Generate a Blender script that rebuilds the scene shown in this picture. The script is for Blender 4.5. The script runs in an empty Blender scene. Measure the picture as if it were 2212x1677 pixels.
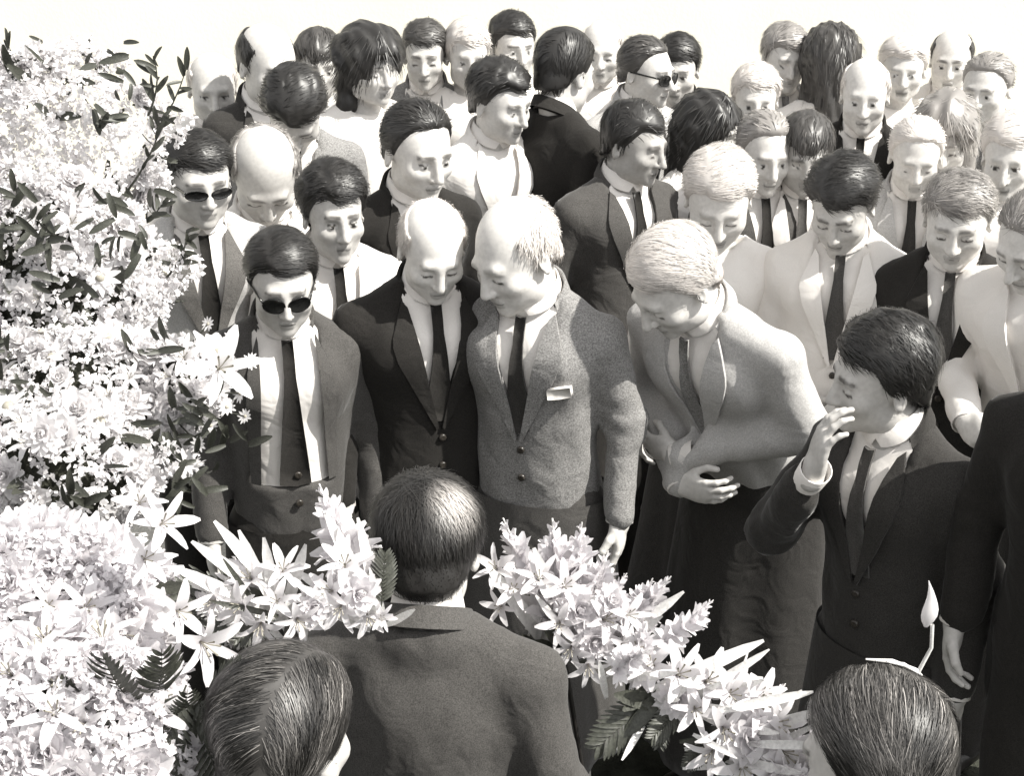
import bpy, math, random
import numpy as np
from mathutils import Vector, Matrix

random.seed(7)
RNG = np.random.default_rng(11)
SC = bpy.context.scene
COL = SC.collection
R = math.radians

# ------------------------------------------------------------------ camera
CAM_H, PITCH, FPX, PW, PH = 2.7, R(21.0), 3072.0, 2212.0, 1677.0
cam_d = bpy.data.cameras.new('camera')
cam = bpy.data.objects.new('camera', cam_d)
COL.objects.link(cam)
cam_d.sensor_width = 36.0
cam_d.lens = 36.0 * FPX / PW
cam_d.clip_start, cam_d.clip_end = 0.05, 600
cam.location = (0, 0, CAM_H)
cam.rotation_euler = (math.pi / 2 - PITCH, 0, 0)
SC.camera = cam

# ------------------------------------------------------------------ light
SUN_EL, SUN_AZ = R(50), R(66)          # azimuth measured from behind the camera towards the right
world = bpy.data.worlds.new('World')
SC.world = world
world.use_nodes = True
wn = world.node_tree
wn.nodes.clear()
w_out = wn.nodes.new('ShaderNodeOutputWorld')
w_bg = wn.nodes.new('ShaderNodeBackground')
w_sky = wn.nodes.new('ShaderNodeTexSky')
w_bw = wn.nodes.new('ShaderNodeHueSaturation')
w_sky.sky_type = 'NISHITA'
w_sky.sun_disc = False
w_sky.sun_elevation = SUN_EL
sun_dir = Vector((math.cos(SUN_EL) * math.sin(SUN_AZ), -math.cos(SUN_EL) * math.cos(SUN_AZ), math.sin(SUN_EL)))
w_sky.sun_rotation = math.atan2(sun_dir.x, sun_dir.y)
w_bw.inputs['Saturation'].default_value = 0.0     # a black and white picture: a colourless sky
w_bg.inputs['Strength'].default_value = 0.13
wn.links.new(w_sky.outputs[0], w_bw.inputs['Color'])
wn.links.new(w_bw.outputs[0], w_bg.inputs['Color'])
wn.links.new(w_bg.outputs[0], w_out.inputs['Surface'])
sun_d = bpy.data.lights.new('sun', 'SUN')
sun_d.energy = 4.0
sun_d.angle = R(0.6)
sun_d.color = (1.0, 0.97, 0.90)
sun = bpy.data.objects.new('sun', sun_d)
COL.objects.link(sun)
sun.rotation_euler = (-sun_dir).to_track_quat('-Z', 'Y').to_euler()
SC.view_settings.view_transform = 'Standard'
SC.view_settings.look = 'None'
SC.view_settings.gamma = 1.0
SC.view_settings.use_curve_mapping = False
SC.view_settings.exposure = 0.95


def ray_point(px, py, d):
    """world point on the line of sight of a photo point, d metres in front of the camera"""
    u, v = (px - PW / 2) / FPX, (PH / 2 - py) / FPX
    dy = math.cos(PITCH) + v * math.sin(PITCH)
    dz = -math.sin(PITCH) + v * math.cos(PITCH)
    k = d / dy
    return np.array([u * k, d, CAM_H + dz * k])


def ground_z(y):
    t = min(max((y - 4.2) / 1.5, 0.0), 1.0)
    return 0.34 * t * t * (3 - 2 * t)


# ------------------------------------------------------------------ materials
def new_mat(name, base, rough=0.85, spec=0.3, sheen=0.0, noise=None, bump=None, translucent=0.0, attr=False, aniso=0.0):
    m = bpy.data.materials.new(name)
    m.use_nodes = True
    nt = m.node_tree
    b = nt.nodes['Principled BSDF']
    b.inputs['Base Color'].default_value = (*base, 1)
    b.inputs['Roughness'].default_value = rough
    b.inputs['Specular IOR Level'].default_value = spec
    b.inputs['Sheen Weight'].default_value = sheen
    b.inputs['Sheen Roughness'].default_value = 0.4
    b.inputs['Anisotropic'].default_value = aniso
    co = nt.nodes.new('ShaderNodeTexCoord')
    if attr:
        at = nt.nodes.new('ShaderNodeAttribute')
        at.attribute_name = 'tint'
        nt.links.new(at.outputs['Color'], b.inputs['Base Color'])
    if noise:
        sc, lo, hi, det = noise
        n = nt.nodes.new('ShaderNodeTexNoise')
        n.inputs['Scale'].default_value = sc
        n.inputs['Detail'].default_value = det
        r = nt.nodes.new('ShaderNodeMapRange')
        r.inputs['From Min'].default_value = 0.3
        r.inputs['From Max'].default_value = 0.7
        r.inputs['To Min'].default_value = lo
        r.inputs['To Max'].default_value = hi
        mx = nt.nodes.new('ShaderNodeMix')
        mx.data_type = 'RGBA'
        mx.blend_type = 'MULTIPLY'
        mx.inputs[0].default_value = 1.0
        nt.links.new(co.outputs['Object'], n.inputs['Vector'])
        nt.links.new(n.outputs['Fac'], r.inputs['Value'])
        nt.links.new(r.outputs[0], mx.inputs[7])
        if attr:
            nt.links.new(at.outputs['Color'], mx.inputs[6])
        else:
            mx.inputs[6].default_value = (*base, 1)
        nt.links.new(mx.outputs[2], b.inputs['Base Color'])
    if bump:
        sc, st, dist = bump
        n2 = nt.nodes.new('ShaderNodeTexNoise')
        n2.inputs['Scale'].default_value = sc
        n2.inputs['Detail'].default_value = 4 if sc > 30 else 2.5
        n2.inputs['Distortion'].default_value = 0.0 if sc > 30 else 0.9
        bp = nt.nodes.new('ShaderNodeBump')
        bp.inputs['Strength'].default_value = st
        bp.inputs['Distance'].default_value = dist
        nt.links.new(co.outputs['Object'], n2.inputs['Vector'])
        nt.links.new(n2.outputs['Fac'], bp.inputs['Height'])
        nt.links.new(bp.outputs[0], b.inputs['Normal'])
    if translucent:
        tr = nt.nodes.new('ShaderNodeBsdfTranslucent')
        tr.inputs['Color'].default_value = (*base, 1)
        ms = nt.nodes.new('ShaderNodeMixShader')
        ms.inputs[0].default_value = translucent
        nt.links.new(b.outputs[0], ms.inputs[1])
        nt.links.new(tr.outputs[0], ms.inputs[2])
        nt.links.new(ms.outputs[0], nt.nodes['Material Output'].inputs['Surface'])
    return m


def cloth(name, v, warm=0.05, lo=0.75, hi=1.25, sheen=0.15, scale=420):
    return new_mat(name, (v * (1 + warm), v, v * (1 - warm)), 0.9, 0.2, sheen, (scale, lo, hi, 3), (11, 0.24, 0.035))


M = dict(
    black=cloth('black_wool', 0.020, 0.08, 0.6, 1.4, 0.08),
    charcoal=cloth('charcoal_wool', 0.034, 0.06, 0.6, 1.45, 0.15),
    dark=cloth('dark_grey_wool', 0.066, 0.05, 0.6, 1.4, 0.2),
    mid=cloth('mid_grey_worsted', 0.11, 0.05, 0.6, 1.4, 0.25),
    grey=cloth('grey_tweed', 0.22, 0.02, 0.55, 1.45, 0.1, 260),
    light=cloth('light_grey_wool', 0.30, 0.02, 0.7, 1.3, 0.05, 300),
    pale=cloth('pale_grey_flannel', 0.44, 0.02, 0.8, 1.2, 0.05, 300),
    white=cloth('white_cotton', 0.76, 0.04, 0.96, 1.04, 0.0),
    skin=new_mat('skin', (0.5, 0.5, 0.5), 0.55, 0.35, 0.0, (90, 0.92, 1.08, 4), (350, 0.12, 0.001), attr=True),
    hair=new_mat('hair', (0.05, 0.05, 0.05), 0.42, 0.5, 0.0, None, None, 0.0, True),
    headscarf=cloth('black_silk', 0.02, 0.06, 0.8, 1.2, 0.2),
    leather=new_mat('black_leather', (0.02, 0.018, 0.017), 0.35, 0.5, 0.0, (30, 0.8, 1.2, 2)),
    glass_dark=new_mat('dark_lens', (0.012, 0.012, 0.012), 0.15, 0.5),
    button=new_mat('horn_button', (0.04, 0.035, 0.03), 0.3, 0.5, 0.0, (200, 0.7, 1.2, 2)),
    petal=new_mat('white_petal', (0.84, 0.825, 0.83), 0.7, 0.2, 0.0, (40, 0.92, 1.05, 2), None, 0.4),
    petal_lilac=new_mat('lilac_white_petal', (0.80, 0.78, 0.795), 0.7, 0.2, 0.0, (40, 0.92, 1.05, 2), None, 0.4),
    centre=new_mat('flower_centre', (0.35, 0.33, 0.28), 0.8, 0.2, 0.0, (400, 0.7, 1.3, 2)),
    leaf=new_mat('dark_leaf', (0.05, 0.052, 0.042), 0.45, 0.45, 0.0, (25, 0.6, 1.5, 3), None, 0.12),
    leaf_pale=new_mat('pale_leaf', (0.72, 0.71, 0.70), 0.5, 0.4, 0.0, (25, 0.8, 1.2, 3), None, 0.2),
    ribbon=new_mat('grey_ribbon', (0.42, 0.40, 0.42), 0.45, 0.4, 0.1, (80, 0.8, 1.15, 3)),
)

HAIR = dict(hair_dark=(0.022, 0.25), hair_streaky=(0.050, 0.95), hair_brown=(0.055, 0.3), hair_grey=(0.25, 0.4), hair_white=(0.62, 0.15))


def tag(o, label=None, cat=None, group=None, kind=None):
    for k, v in (('label', label), ('category', cat), ('group', group), ('kind', kind)):
        if v:
            o[k] = v
    return o


def make_mesh(name, V, faces, tint=None, smooth=True, tris=None):
    """faces: (n,4) array or list of index tuples"""
    me = bpy.data.meshes.new(name)
    V = np.asarray(V, np.float32)
    if isinstance(faces, np.ndarray):
        n, w = faces.shape
        me.vertices.add(len(V))
        me.vertices.foreach_set('co', V.ravel())
        nt = 0 if tris is None else len(tris)
        me.loops.add(n * w + nt * 3)
        me.polygons.add(n + nt)
        ls = np.r_[np.arange(0, n * w, w), n * w + np.arange(0, nt * 3, 3)].astype(np.int32)
        me.polygons.foreach_set('loop_start', ls)
        lv = faces.astype(np.int32).ravel()
        me.loops.foreach_set('vertex_index', lv if not nt else np.r_[lv, tris.astype(np.int32).ravel()])
        me.update(calc_edges=True)
    else:
        me.from_pydata([tuple(map(float, v)) for v in V], [], faces)
        me.update()
    me.polygons.foreach_set('use_smooth', np.full(len(me.polygons), smooth))
    if tint is not None:
        a = me.attributes.new('tint', 'FLOAT_COLOR', 'POINT')
        a.data.foreach_set('color', np.c_[tint, np.ones(len(V))].astype(np.float32).ravel())
    return me


def link(name, me, mat, parent=None, loc=None):
    o = bpy.data.objects.new(name, me)
    if mat is not None and not me.materials:
        me.materials.append(mat)
    COL.objects.link(o)
    if parent is not None:
        o.parent = parent
    if loc is not None:
        o.location = loc
    return o


# ------------------------------------------------------------------ signed distance shapes and the surface through them
def ell(P, c, r, Rm=None):
    q = P - np.asarray(c, np.float32)
    if Rm is not None:
        q = q @ np.asarray(Rm, np.float32)
    r = np.asarray(r, np.float32)
    k0 = np.linalg.norm(q / r, axis=-1)
    k1 = np.linalg.norm(q / (r * r), axis=-1) + 1e-6
    return k0 * (k0 - 1.0) / k1


def cap(P, a, b, ra, rb):
    a = np.asarray(a, np.float32)
    b = np.asarray(b, np.float32)
    ba = b - a
    pa = P - a
    h = np.clip((pa @ ba) / max(float(ba @ ba), 1e-9), 0, 1)
    return np.linalg.norm(pa - h[..., None] * ba, axis=-1) - (ra + (rb - ra) * h)


def smin(a, b, k):
    h = np.clip(0.5 + 0.5 * (b - a) / k, 0, 1)
    return b + (a - b) * h - k * h * (1 - h)


def smax(a, b, k):
    return -smin(-a, -b, k)


EDGES = [(a, b) for a in range(8) for b in range(a + 1, 8) if bin(a ^ b).count('1') == 1]


def nets(fn, lo, hi, h):
    axes = [np.arange(lo[i], hi[i] + h, h, dtype=np.float32) for i in range(3)]
    n = [len(a) for a in axes]
    G = np.stack(np.meshgrid(*axes, indexing='ij'), -1)
    F = fn(G.reshape(-1, 3)).reshape(n).astype(np.float32)
    # closed at the border of the box
    for ax in range(3):
        for s in (0, -1):
            sl = [slice(None)] * 3
            sl[ax] = s
            F[tuple(sl)] = np.maximum(F[tuple(sl)], 0.3 * h)
    S = F < 0
    c = np.zeros([m - 1 for m in n], np.int8)
    for b in range(8):
        c += S[(b & 1):n[0] - 1 + (b & 1), ((b >> 1) & 1):n[1] - 1 + ((b >> 1) & 1), ((b >> 2) & 1):n[2] - 1 + ((b >> 2) & 1)]
    act = (c > 0) & (c < 8)
    idx = np.argwhere(act)
    vid = np.full(act.shape, -1, np.int64)
    vid[act] = np.arange(len(idx))
    fv = np.stack([F[idx[:, 0] + (b & 1), idx[:, 1] + ((b >> 1) & 1), idx[:, 2] + ((b >> 2) & 1)] for b in range(8)], 1)
    off = np.array([[b & 1, (b >> 1) & 1, (b >> 2) & 1] for b in range(8)], np.float32)
    acc = np.zeros((len(idx), 3), np.float32)
    cnt = np.zeros(len(idx), np.float32)
    for a, b in EDGES:
        fa, fb = fv[:, a], fv[:, b]
        m = (fa < 0) != (fb < 0)
        t = np.where(m, fa / np.where(m, fa - fb, 1), 0)
        acc += m[:, None] * (off[a] + t[:, None] * (off[b] - off[a]))
        cnt += m
    V = (idx + acc / np.maximum(cnt, 1)[:, None]) * h + np.array(lo, np.float32)
    quads = []
    for ax in range(3):
        u, w = [(1, 2), (2, 0), (0, 1)][ax]
        sl0 = [slice(None)] * 3
        sl1 = [slice(None)] * 3
        sl0[ax], sl1[ax] = slice(0, -1), slice(1, None)
        A, B = S[tuple(sl0)], S[tuple(sl1)]
        e = np.argwhere(A != B)
        e = e[(e[:, u] > 0) & (e[:, w] > 0) & (e[:, u] < n[u] - 1) & (e[:, w] < n[w] - 1)]
        if not len(e):
            continue
        du = np.zeros(3, int); du[u] = 1
        dw = np.zeros(3, int); dw[w] = 1
        q = np.stack([vid[tuple((e - du - dw).T)], vid[tuple((e - dw).T)], vid[tuple(e.T)], vid[tuple((e - du).T)]], 1)
        flip = B[tuple(e.T)]
        q[flip] = q[flip][:, ::-1]
        quads.append(q)
    return V, np.concatenate(quads).astype(np.int32)


def rx(a):
    c, s = math.cos(a), math.sin(a)
    return np.array([[1, 0, 0], [0, c, -s], [0, s, c]], np.float32)


def ry(a):
    c, s = math.cos(a), math.sin(a)
    return np.array([[c, 0, s], [0, 1, 0], [-s, 0, c]], np.float32)


def rz(a):
    c, s = math.cos(a), math.sin(a)
    return np.array([[c, -s, 0], [s, c, 0], [0, 0, 1]], np.float32)


def wavy(P, k, seed, amp=1.0):
    r = np.random.default_rng(seed)
    out = np.zeros(len(P), np.float32)
    for _ in range(4):
        d = r.normal(size=3); d /= np.linalg.norm(d)
        d2 = r.normal(size=3)
        out += np.sin(P @ (d * k * r.uniform(0.7, 1.4)).astype(np.float32) + 1.6 * np.sin(P @ (d2 * k * 0.5).astype(np.float32) + r.uniform(0, 6)) + r.uniform(0, 6))
    return out * amp / 2.5


# ------------------------------------------------------------------ people
def hand_shape(curl, spread=1.0):
    segs = []
    for bx, bz, ln, r in ((0.029, 0.092, 0.071, 0.0088), (0.0095, 0.098, 0.079, 0.0090), (-0.0105, 0.095, 0.073, 0.0086), (-0.0285, 0.084, 0.057, 0.0078)):
        p = np.array([bx, 0.0, bz - 0.02])
        a = 0.0
        for i, f in enumerate((0.30, 0.40, 0.32, 0.26)):
            if i:
                a += curl * (0.8 if i == 1 else 1.0)
            side = (bx * 1.3 * spread) if i < 3 else bx * 0.6 * spread
            d = np.array([side, -math.sin(a), math.cos(a)])
            d /= np.linalg.norm(d)
            q = p + d * ln * f * (1.0 if i else 0.9)
            rr = r * (1.12 - 0.10 * i)
            segs.append((p, q, rr, rr * 0.93))
            p = q
    th = [(0.022, -0.004, 0.022), (0.045, -0.016, 0.050), (0.056, -0.022 - 0.02 * curl, 0.078), (0.058 - 0.02 * curl, -0.028 - 0.03 * curl, 0.102)]
    for i in range(3):
        segs.append((np.array(th[i]), np.array(th[i + 1]), 0.0135 - 0.0018 * i, 0.0117 - 0.0018 * i))

    def f(P):
        d = ell(P, (0.002, 0.002, 0.052), (0.042, 0.0165, 0.056))
        d = smin(d, cap(P, (0, 0.002, -0.022), (0, 0.002, 0.015), 0.027, 0.025), 0.02)
        d = smin(d, ell(P, (0.026, -0.008, 0.035), (0.018, 0.014, 0.03)), 0.012)
        for a, b, ra, rb in segs:
            d = smin(d, cap(P, a, b, ra, rb), 0.004)
        return d
    return nets(f, (-0.065, -0.09, -0.10), (0.085, 0.035, 0.20), 0.0036)


HANDS = dict(relaxed=hand_shape(0.42), flat=hand_shape(0.10, 0.5), grip=hand_shape(0.85, 0.6))


def frame(z, y):
    z = np.asarray(z, float); z /= np.linalg.norm(z)
    y = np.asarray(y, float)
    y = y - z * (y @ z); y /= np.linalg.norm(y)
    x = np.cross(y, z)
    return np.stack([x, y, z], 1)


def arm_pose(kind):
    """for each side (-1 image left when facing us): elbow, wrist, finger direction, back-of-hand direction, template"""
    out = {}
    for s in (-1, 1):
        if kind == 'clasp':
            out[s] = ((s * 0.228, 0.01, 0.205), (s * 0.085, -0.195, 0.07 + 0.02 * s), (-s * 0.9, -0.25, -0.45), (0.0, -1, 0.25), 'grip')
        elif kind == 'fold':
            out[s] = ((s * 0.232, -0.02, 0.205), (s * -0.035 if s > 0 else -0.02, -0.205 if s > 0 else -0.245, 0.185 if s > 0 else 0.12), (-s * 1.0, 0.05, -0.05 * s), (0.0, -1, 0.25), 'relaxed')
        elif kind == 'pray' and s == -1:
            out[s] = ((-0.235, -0.15, 0.24), (-0.035, -0.225, 0.500), (0.22, 0.10, 1.0), (-0.75, -1, 0.1), 'relaxed')
        elif kind == 'hold':
            out[s] = ((s * 0.232, -0.03, 0.21), (s * 0.10, -0.26, 0.20), (-s * 0.7, -0.6, 0.1), (s * 0.3, -0.6, 0.5), 'grip')
        elif kind == 'up' and s == -1:
            out[s] = ((-0.25, -0.18, 0.26), (-0.13, -0.33, 0.34), (0.7, -0.4, 0.5), (-0.2, -1, 0.2), 'relaxed')
        else:
            out[s] = ((s * 0.228, 0.03, 0.20), (s * 0.238, -0.05, -0.045), (0, -0.12, -1), (s, 0.1, 0), 'relaxed')
    return out


def torso_sdf(P, sw, girth, top=True):
    Q = P / np.array([sw, 1, 1], np.float32)
    d = ell(Q, (0, 0.005, 0.33), (0.178, 0.122 * girth, 0.20))
    d = smin(d, ell(Q, (0, -0.005, 0.12), (0.160, 0.118 * girth, 0.20)), 0.08)
    d = smin(d, ell(Q, (0, 0.005, -0.16), (0.186, 0.140 * girth, 0.30)), 0.08)
    d = smax(d, -0.235 - P[:, 2], 0.008)
    for s in (-1, 1):
        d = smin(d, cap(Q, (s * 0.05, 0.015, 0.507), (s * 0.17, 0.01, 0.432), 0.050, 0.056), 0.05)
        d = smin(d, ell(Q, (s * 0.075, -0.062, 0.375), (0.085, 0.06, 0.085)), 0.05)
    d = smin(d, ell(Q, (0, 0.040, 0.497), (0.085, 0.058, 0.062)), 0.02)
    return d


def head_sdf(q, c):
    """q: points in the head's own frame (face towards -y), c: dict of shape options"""
    f = c['fem']
    d = ell(q, (0, 0.018, 0.032), (0.0785, 0.095, 0.088))
    d = smin(d, ell(q, (0, -0.028, -0.020), (0.066 * c['wid'], 0.067, 0.084)), 0.03)
    d = smin(d, ell(q, (0, -0.036, -0.075), (0.054 * c['wid'] - 0.004 * f, 0.047, 0.040)), 0.03)
    d = smin(d, ell(q, (0, -0.078, -0.100 + 0.004 * f), (0.021, 0.017, 0.017)), 0.022)
    d = smin(d, cap(q, (-0.034, -0.080, 0.021), (0.034, -0.080, 0.021), 0.0125 - 0.003 * f, 0.0125 - 0.003 * f), 0.018)
    for s in (-1, 1):
        d = smin(d, ell(q, (s * 0.046, -0.060, -0.028), (0.020, 0.022, 0.018)), 0.025)
        d = smin(d, ell(q, (s * 0.052, -0.010, -0.068), (0.014, 0.026, 0.026)), 0.025)
        d = smax(d, -ell(q, (s * 0.0315, -0.101, -0.001), (0.0205, 0.0245, 0.0165)), 0.012)
        d = smin(d, ell(q, (s * 0.031, -0.0765, -0.003), (0.0145, 0.0125, 0.0115)), 0.004)
        # ear
        e = ell(q - np.array([s * 0.080, 0.016, -0.012], np.float32), (0, 0, 0), (0.0095, 0.019, 0.033), rz(s * 0.45))
        e = smax(e, -ell(q, (s * 0.090, 0.010, -0.008), (0.0085, 0.010, 0.020)), 0.005)
        d = smin(d, e, 0.008)
    n = c['nose']
    d = smin(d, cap(q, (0, -0.090, 0.012), (0, -0.112 * n, -0.034), 0.0085, 0.0118), 0.010)
    for s in (-1, 1):
        d = smin(d, ell(q, (s * 0.0125, -0.099, -0.038), (0.009, 0.010, 0.0075)), 0.006)
        d = smax(d, -ell(q, (s * 0.0065, -0.106, -0.0455), (0.0035, 0.006, 0.004)), 0.003)
        # smile fold
        d = smax(d, -cap(q, (s * 0.023, -0.101, -0.040), (s * 0.033, -0.092, -0.066), 0.0028, 0.0028), 0.008)
    d = smin(d, ell(q, (0, -0.091, -0.0635), (0.023, 0.0085, 0.0075)), 0.006)
    d = smin(d, ell(q, (0, -0.0885, -0.0755), (0.019, 0.0085, 0.0080)), 0.006)
    d = smax(d, -cap(q, (-0.021, -0.0985, -0.0690), (0.021, -0.0985, -0.0690), 0.0024, 0.0024), 0.004)
    return d


def head_tint(q, c, skin, brow):
    T = np.tile(np.array(skin, np.float32), (len(q), 1))
    front = q[:, 1] < -0.055
    for s in (-1, 1):
        b1 = cap(q, (s * 0.015, -0.094, 0.0245), (s * 0.034, -0.091, 0.0270), 0.0036, 0.0034)
        b2 = cap(q, (s * 0.034, -0.091, 0.0270), (s * 0.050, -0.074, 0.0210), 0.0034, 0.0022)
        bm = np.clip(1 - np.minimum(b1, b2) / 0.004, 0, 1)[:, None] * front[:, None] * 0.85
        T = T * (1 - bm) + np.array(brow, np.float32) * bm
        ey = np.linalg.norm((q - np.array([s * 0.031, -0.0765, -0.003])) / np.array([0.0145, 0.0125, 0.0115]), axis=1)
        near = (ey < 1.22) & (q[:, 1] < -0.078)
        zz = q[:, 2] + 0.003
        if c['eyes'] == 'open':
            T[near & (np.abs(zz) < 0.0048)] = (0.6, 0.59, 0.57)
            T[near & (np.abs(zz) < 0.0055) & (np.abs(q[:, 0] - s * 0.031) < 0.0052)] = (0.03, 0.028, 0.026)
            T[near & (zz > 0.0042) & (zz < 0.0068)] = (0.05, 0.045, 0.04)
        else:
            T[near & (zz > -0.0075) & (zz < -0.0025)] = (0.07, 0.064, 0.06)
    lips = (np.abs(q[:, 0]) < 0.023) & (q[:, 1] < -0.090) & (q[:, 2] < -0.057) & (q[:, 2] > -0.083)
    T[lips] = T[lips] * (0.55 if c['fem'] else 0.72)
    slit = (np.abs(q[:, 0]) < 0.021) & (q[:, 1] < -0.088) & (np.abs(q[:, 2] + 0.069) < 0.0022)
    T[slit] *= 0.45
    return T


STY = dict(  # hairline height at y = -0.11, -0.06, -0.025, 0.0, 0.03, 0.07, 0.13 ; thickness top, side ; clumping
    short=((0.075, 0.052, 0.020, -0.018, -0.012, -0.055, -0.085), 0.018, 0.009, 0.0025),
    combed=((0.070, 0.055, 0.025, -0.015, -0.010, -0.055, -0.085), 0.028, 0.012, 0.003),
    receding=((0.115, 0.095, 0.035, -0.012, -0.010, -0.055, -0.085), 0.012, 0.009, 0.002),
    fringe=((0.040, 0.038, 0.015, -0.020, -0.015, -0.060, -0.090), 0.026, 0.015, 0.004),
    crown=((0.070, 0.055, 0.025, -0.015, -0.010, -0.055, -0.085), 0.020, 0.011, 0.0012),
    sleek=((0.078, 0.060, 0.028, -0.015, -0.010, -0.055, -0.085), 0.020, 0.010, 0.0010),
    balding=((0.200, 0.150, 0.040, -0.015, -0.010, -0.055, -0.085), 0.006, 0.009, 0.002),
    long=((0.060, 0.050, 0.030, 0.000, -0.060, -0.130, -0.150), 0.026, 0.024, 0.006),
    wavy=((0.058, 0.048, 0.020, -0.030, -0.060, -0.100, -0.120), 0.034, 0.030, 0.009),
)


def hair_sdf(q, style, seed):
    line, tt, ts, cl = STY[style]
    up = np.clip((q[:, 2] - 0.0) / 0.09, 0, 1)
    cut = np.interp(q[:, 1], (-0.11, -0.06, -0.025, 0.0, 0.03, 0.07, 0.13), line).astype(np.float32)
    cut = cut + np.where(q[:, 1] < 0, np.clip(np.abs(q[:, 0]) - 0.022, 0, 0.03) * np.clip(-q[:, 1] / 0.05, 0, 1) * 0.8, 0).astype(np.float32)
    edge = np.clip((q[:, 2] - cut) / 0.035, 0, 1)
    th = (ts + (tt - ts) * up) * (0.18 + 0.82 * edge * (2 - edge)) if style not in ('long', 'wavy') else ts + (tt - ts) * up
    d = ell(q, (0, 0.018, 0.032), (0.0785, 0.095, 0.088)) - th
    d = np.minimum(d, smin(d, ell(q, (0, 0.055, -0.045), (0.058, 0.050, 0.055)) - ts * 0.6, 0.03))
    if style in ('long', 'wavy'):
        low = -0.20 if style == 'long' else -0.135
        for s in (-1, 1):
            d = smin(d, cap(q, (s * 0.060, 0.030, 0.02), (s * 0.072, 0.030, low), 0.040, 0.030), 0.03)
        d = smin(d, cap(q, (0, 0.070, 0.0), (0, 0.085, low), 0.066, 0.050), 0.04)
    if style in ('long', 'wavy'):
        face = ell(q, (0, -0.085, -0.045), (0.060, 0.105, 0.112))
        d = smax(d, -face, 0.012)
        d = smax(d, (low - 0.02) - q[:, 2], 0.01)
    else:
        d = smax(d, (cut - q[:, 2]) * 0.8, 0.010)
    if style == 'balding':
        d = smax(d, -(ell(q, (0, -0.01, 0.115), (0.080, 0.105, 0.085))), 0.012)
    d = d + wavy(q * np.array([1.0, 0.5, 0.5], np.float32), 170 if style != 'wavy' else 95, seed, cl)
    return d


def comb_dir(p, style):
    if style in ('long', 'wavy'):
        g = np.stack([p[:, 0] * 1.5, (p[:, 1] + 0.02) * 1.2, -0.05 - np.clip(0.10 - p[:, 2], 0, 1) * 1.0], 1)
    elif style in ('combed', 'sleek'):
        g = np.stack([0.06 + 0 * p[:, 0] - np.where(p[:, 0] < -0.035, 0.12, 0), 0.035 + 0 * p[:, 1], -0.02 - np.clip(0.06 - p[:, 2], 0, 1)], 1)
    elif style == 'short':
        w = np.clip((p[:, 1] + 0.0) / 0.06, 0, 1)[:, None]
        g = (p - np.array([0.012, 0.060, 0.112])) * w + np.stack([0.07 + 0 * p[:, 0], 0.03 + 0 * p[:, 1], -0.03 - np.clip(0.05 - p[:, 2], 0, 1)], 1) * (1 - w)
    elif style == 'receding':
        g = np.stack([p[:, 0] * 0.5, 0.08 + 0 * p[:, 1], -0.04 + 0 * p[:, 2]], 1)
    else:
        g = p - np.array([0.012, 0.060, 0.112])
    return g


def strands(V, style, n, length, width, seed, lift=0.004):
    """thin curved ribbons that follow the head from random roots"""
    r = np.random.default_rng(seed)
    c = np.array([0, 0.018, 0.032])
    rad = np.array([0.0785, 0.095, 0.088])
    p = V[r.integers(0, len(V), n)].astype(np.float64) + r.normal(size=(n, 3)) * 0.0015
    long = style in ('long', 'wavy')
    L = length * r.uniform(0.5, 1.25, n)
    seg = 4
    pts, sides = [p], []
    jit = r.normal(size=(n, 3)) * (0.008 if style == 'sleek' else 0.015)
    for i in range(seg):
        nrm = (p - c) / rad ** 2
        nrm /= np.linalg.norm(nrm, axis=1)[:, None] + 1e-9
        g = comb_dir(p, style) + jit
        g = g - nrm * np.sum(g * nrm, 1)[:, None] * (0.95 if not long else 0.7)
        g /= np.linalg.norm(g, axis=1)[:, None] + 1e-9
        sides.append(np.cross(g, nrm))
        k0 = np.linalg.norm((p - c) / rad, axis=1)
        p = p + g * (L / seg)[:, None]
        k1 = np.linalg.norm((p - c) / rad, axis=1)
        if not long:
            p = c + (p - c) * ((k0 / k1) + 0.0)[:, None] + nrm * lift / seg * (r.uniform(-0.3, 1.3, n) + (1.5 if style == 'sleek' else 4.0) * (r.random(n) < 0.06))[:, None]
        pts.append(p)
    sides.append(sides[-1])
    W = [0.8, 1.0, 0.9, 0.65, 0.15]
    VV = np.zeros((n, seg + 1, 2, 3))
    for i in range(seg + 1):
        w = width * W[i] * 0.5
        VV[:, i, 0] = pts[i] - sides[i] * w
        VV[:, i, 1] = pts[i] + sides[i] * w
    base = np.arange(n)[:, None] * (2 * (seg + 1))
    F = np.concatenate([base + np.array([[2 * i, 2 * i + 1, 2 * i + 3, 2 * i + 2]]) for i in range(seg)])
    return VV.reshape(-1, 3), F


def sheet(front, back):
    """closed thin slab from two point grids (n, m, 3)"""
    n, m = front.shape[:2]
    V = np.concatenate([front.reshape(-1, 3), back.reshape(-1, 3)])
    F = []
    o = n * m
    for i in range(n - 1):
        for j in range(m - 1):
            a, b, c, d = i * m + j, i * m + j + 1, (i + 1) * m + j + 1, (i + 1) * m + j
            F.append((a, d, c, b))
            F.append((o + a, o + b, o + c, o + d))
    rim = [i * m for i in range(n)] + [(n - 1) * m + j for j in range(1, m)] + [i * m + m - 1 for i in range(n - 2, -1, -1)] + [j for j in range(m - 2, 0, -1)]
    for a, b in zip(rim, rim[1:] + rim[:1]):
        F.append((a, b, o + b, o + a))
    return V, np.array(F, np.int32)


def ring_loft(rings, closed_ends=True):
    n, m = rings.shape[:2]
    V = rings.reshape(-1, 3)
    F = []
    for i in range(n - 1):
        for j in range(m):
            F.append((i * m + j, i * m + (j + 1) % m, (i + 1) * m + (j + 1) % m, (i + 1) * m + j))
    F = np.array(F, np.int32)
    return V, F


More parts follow.
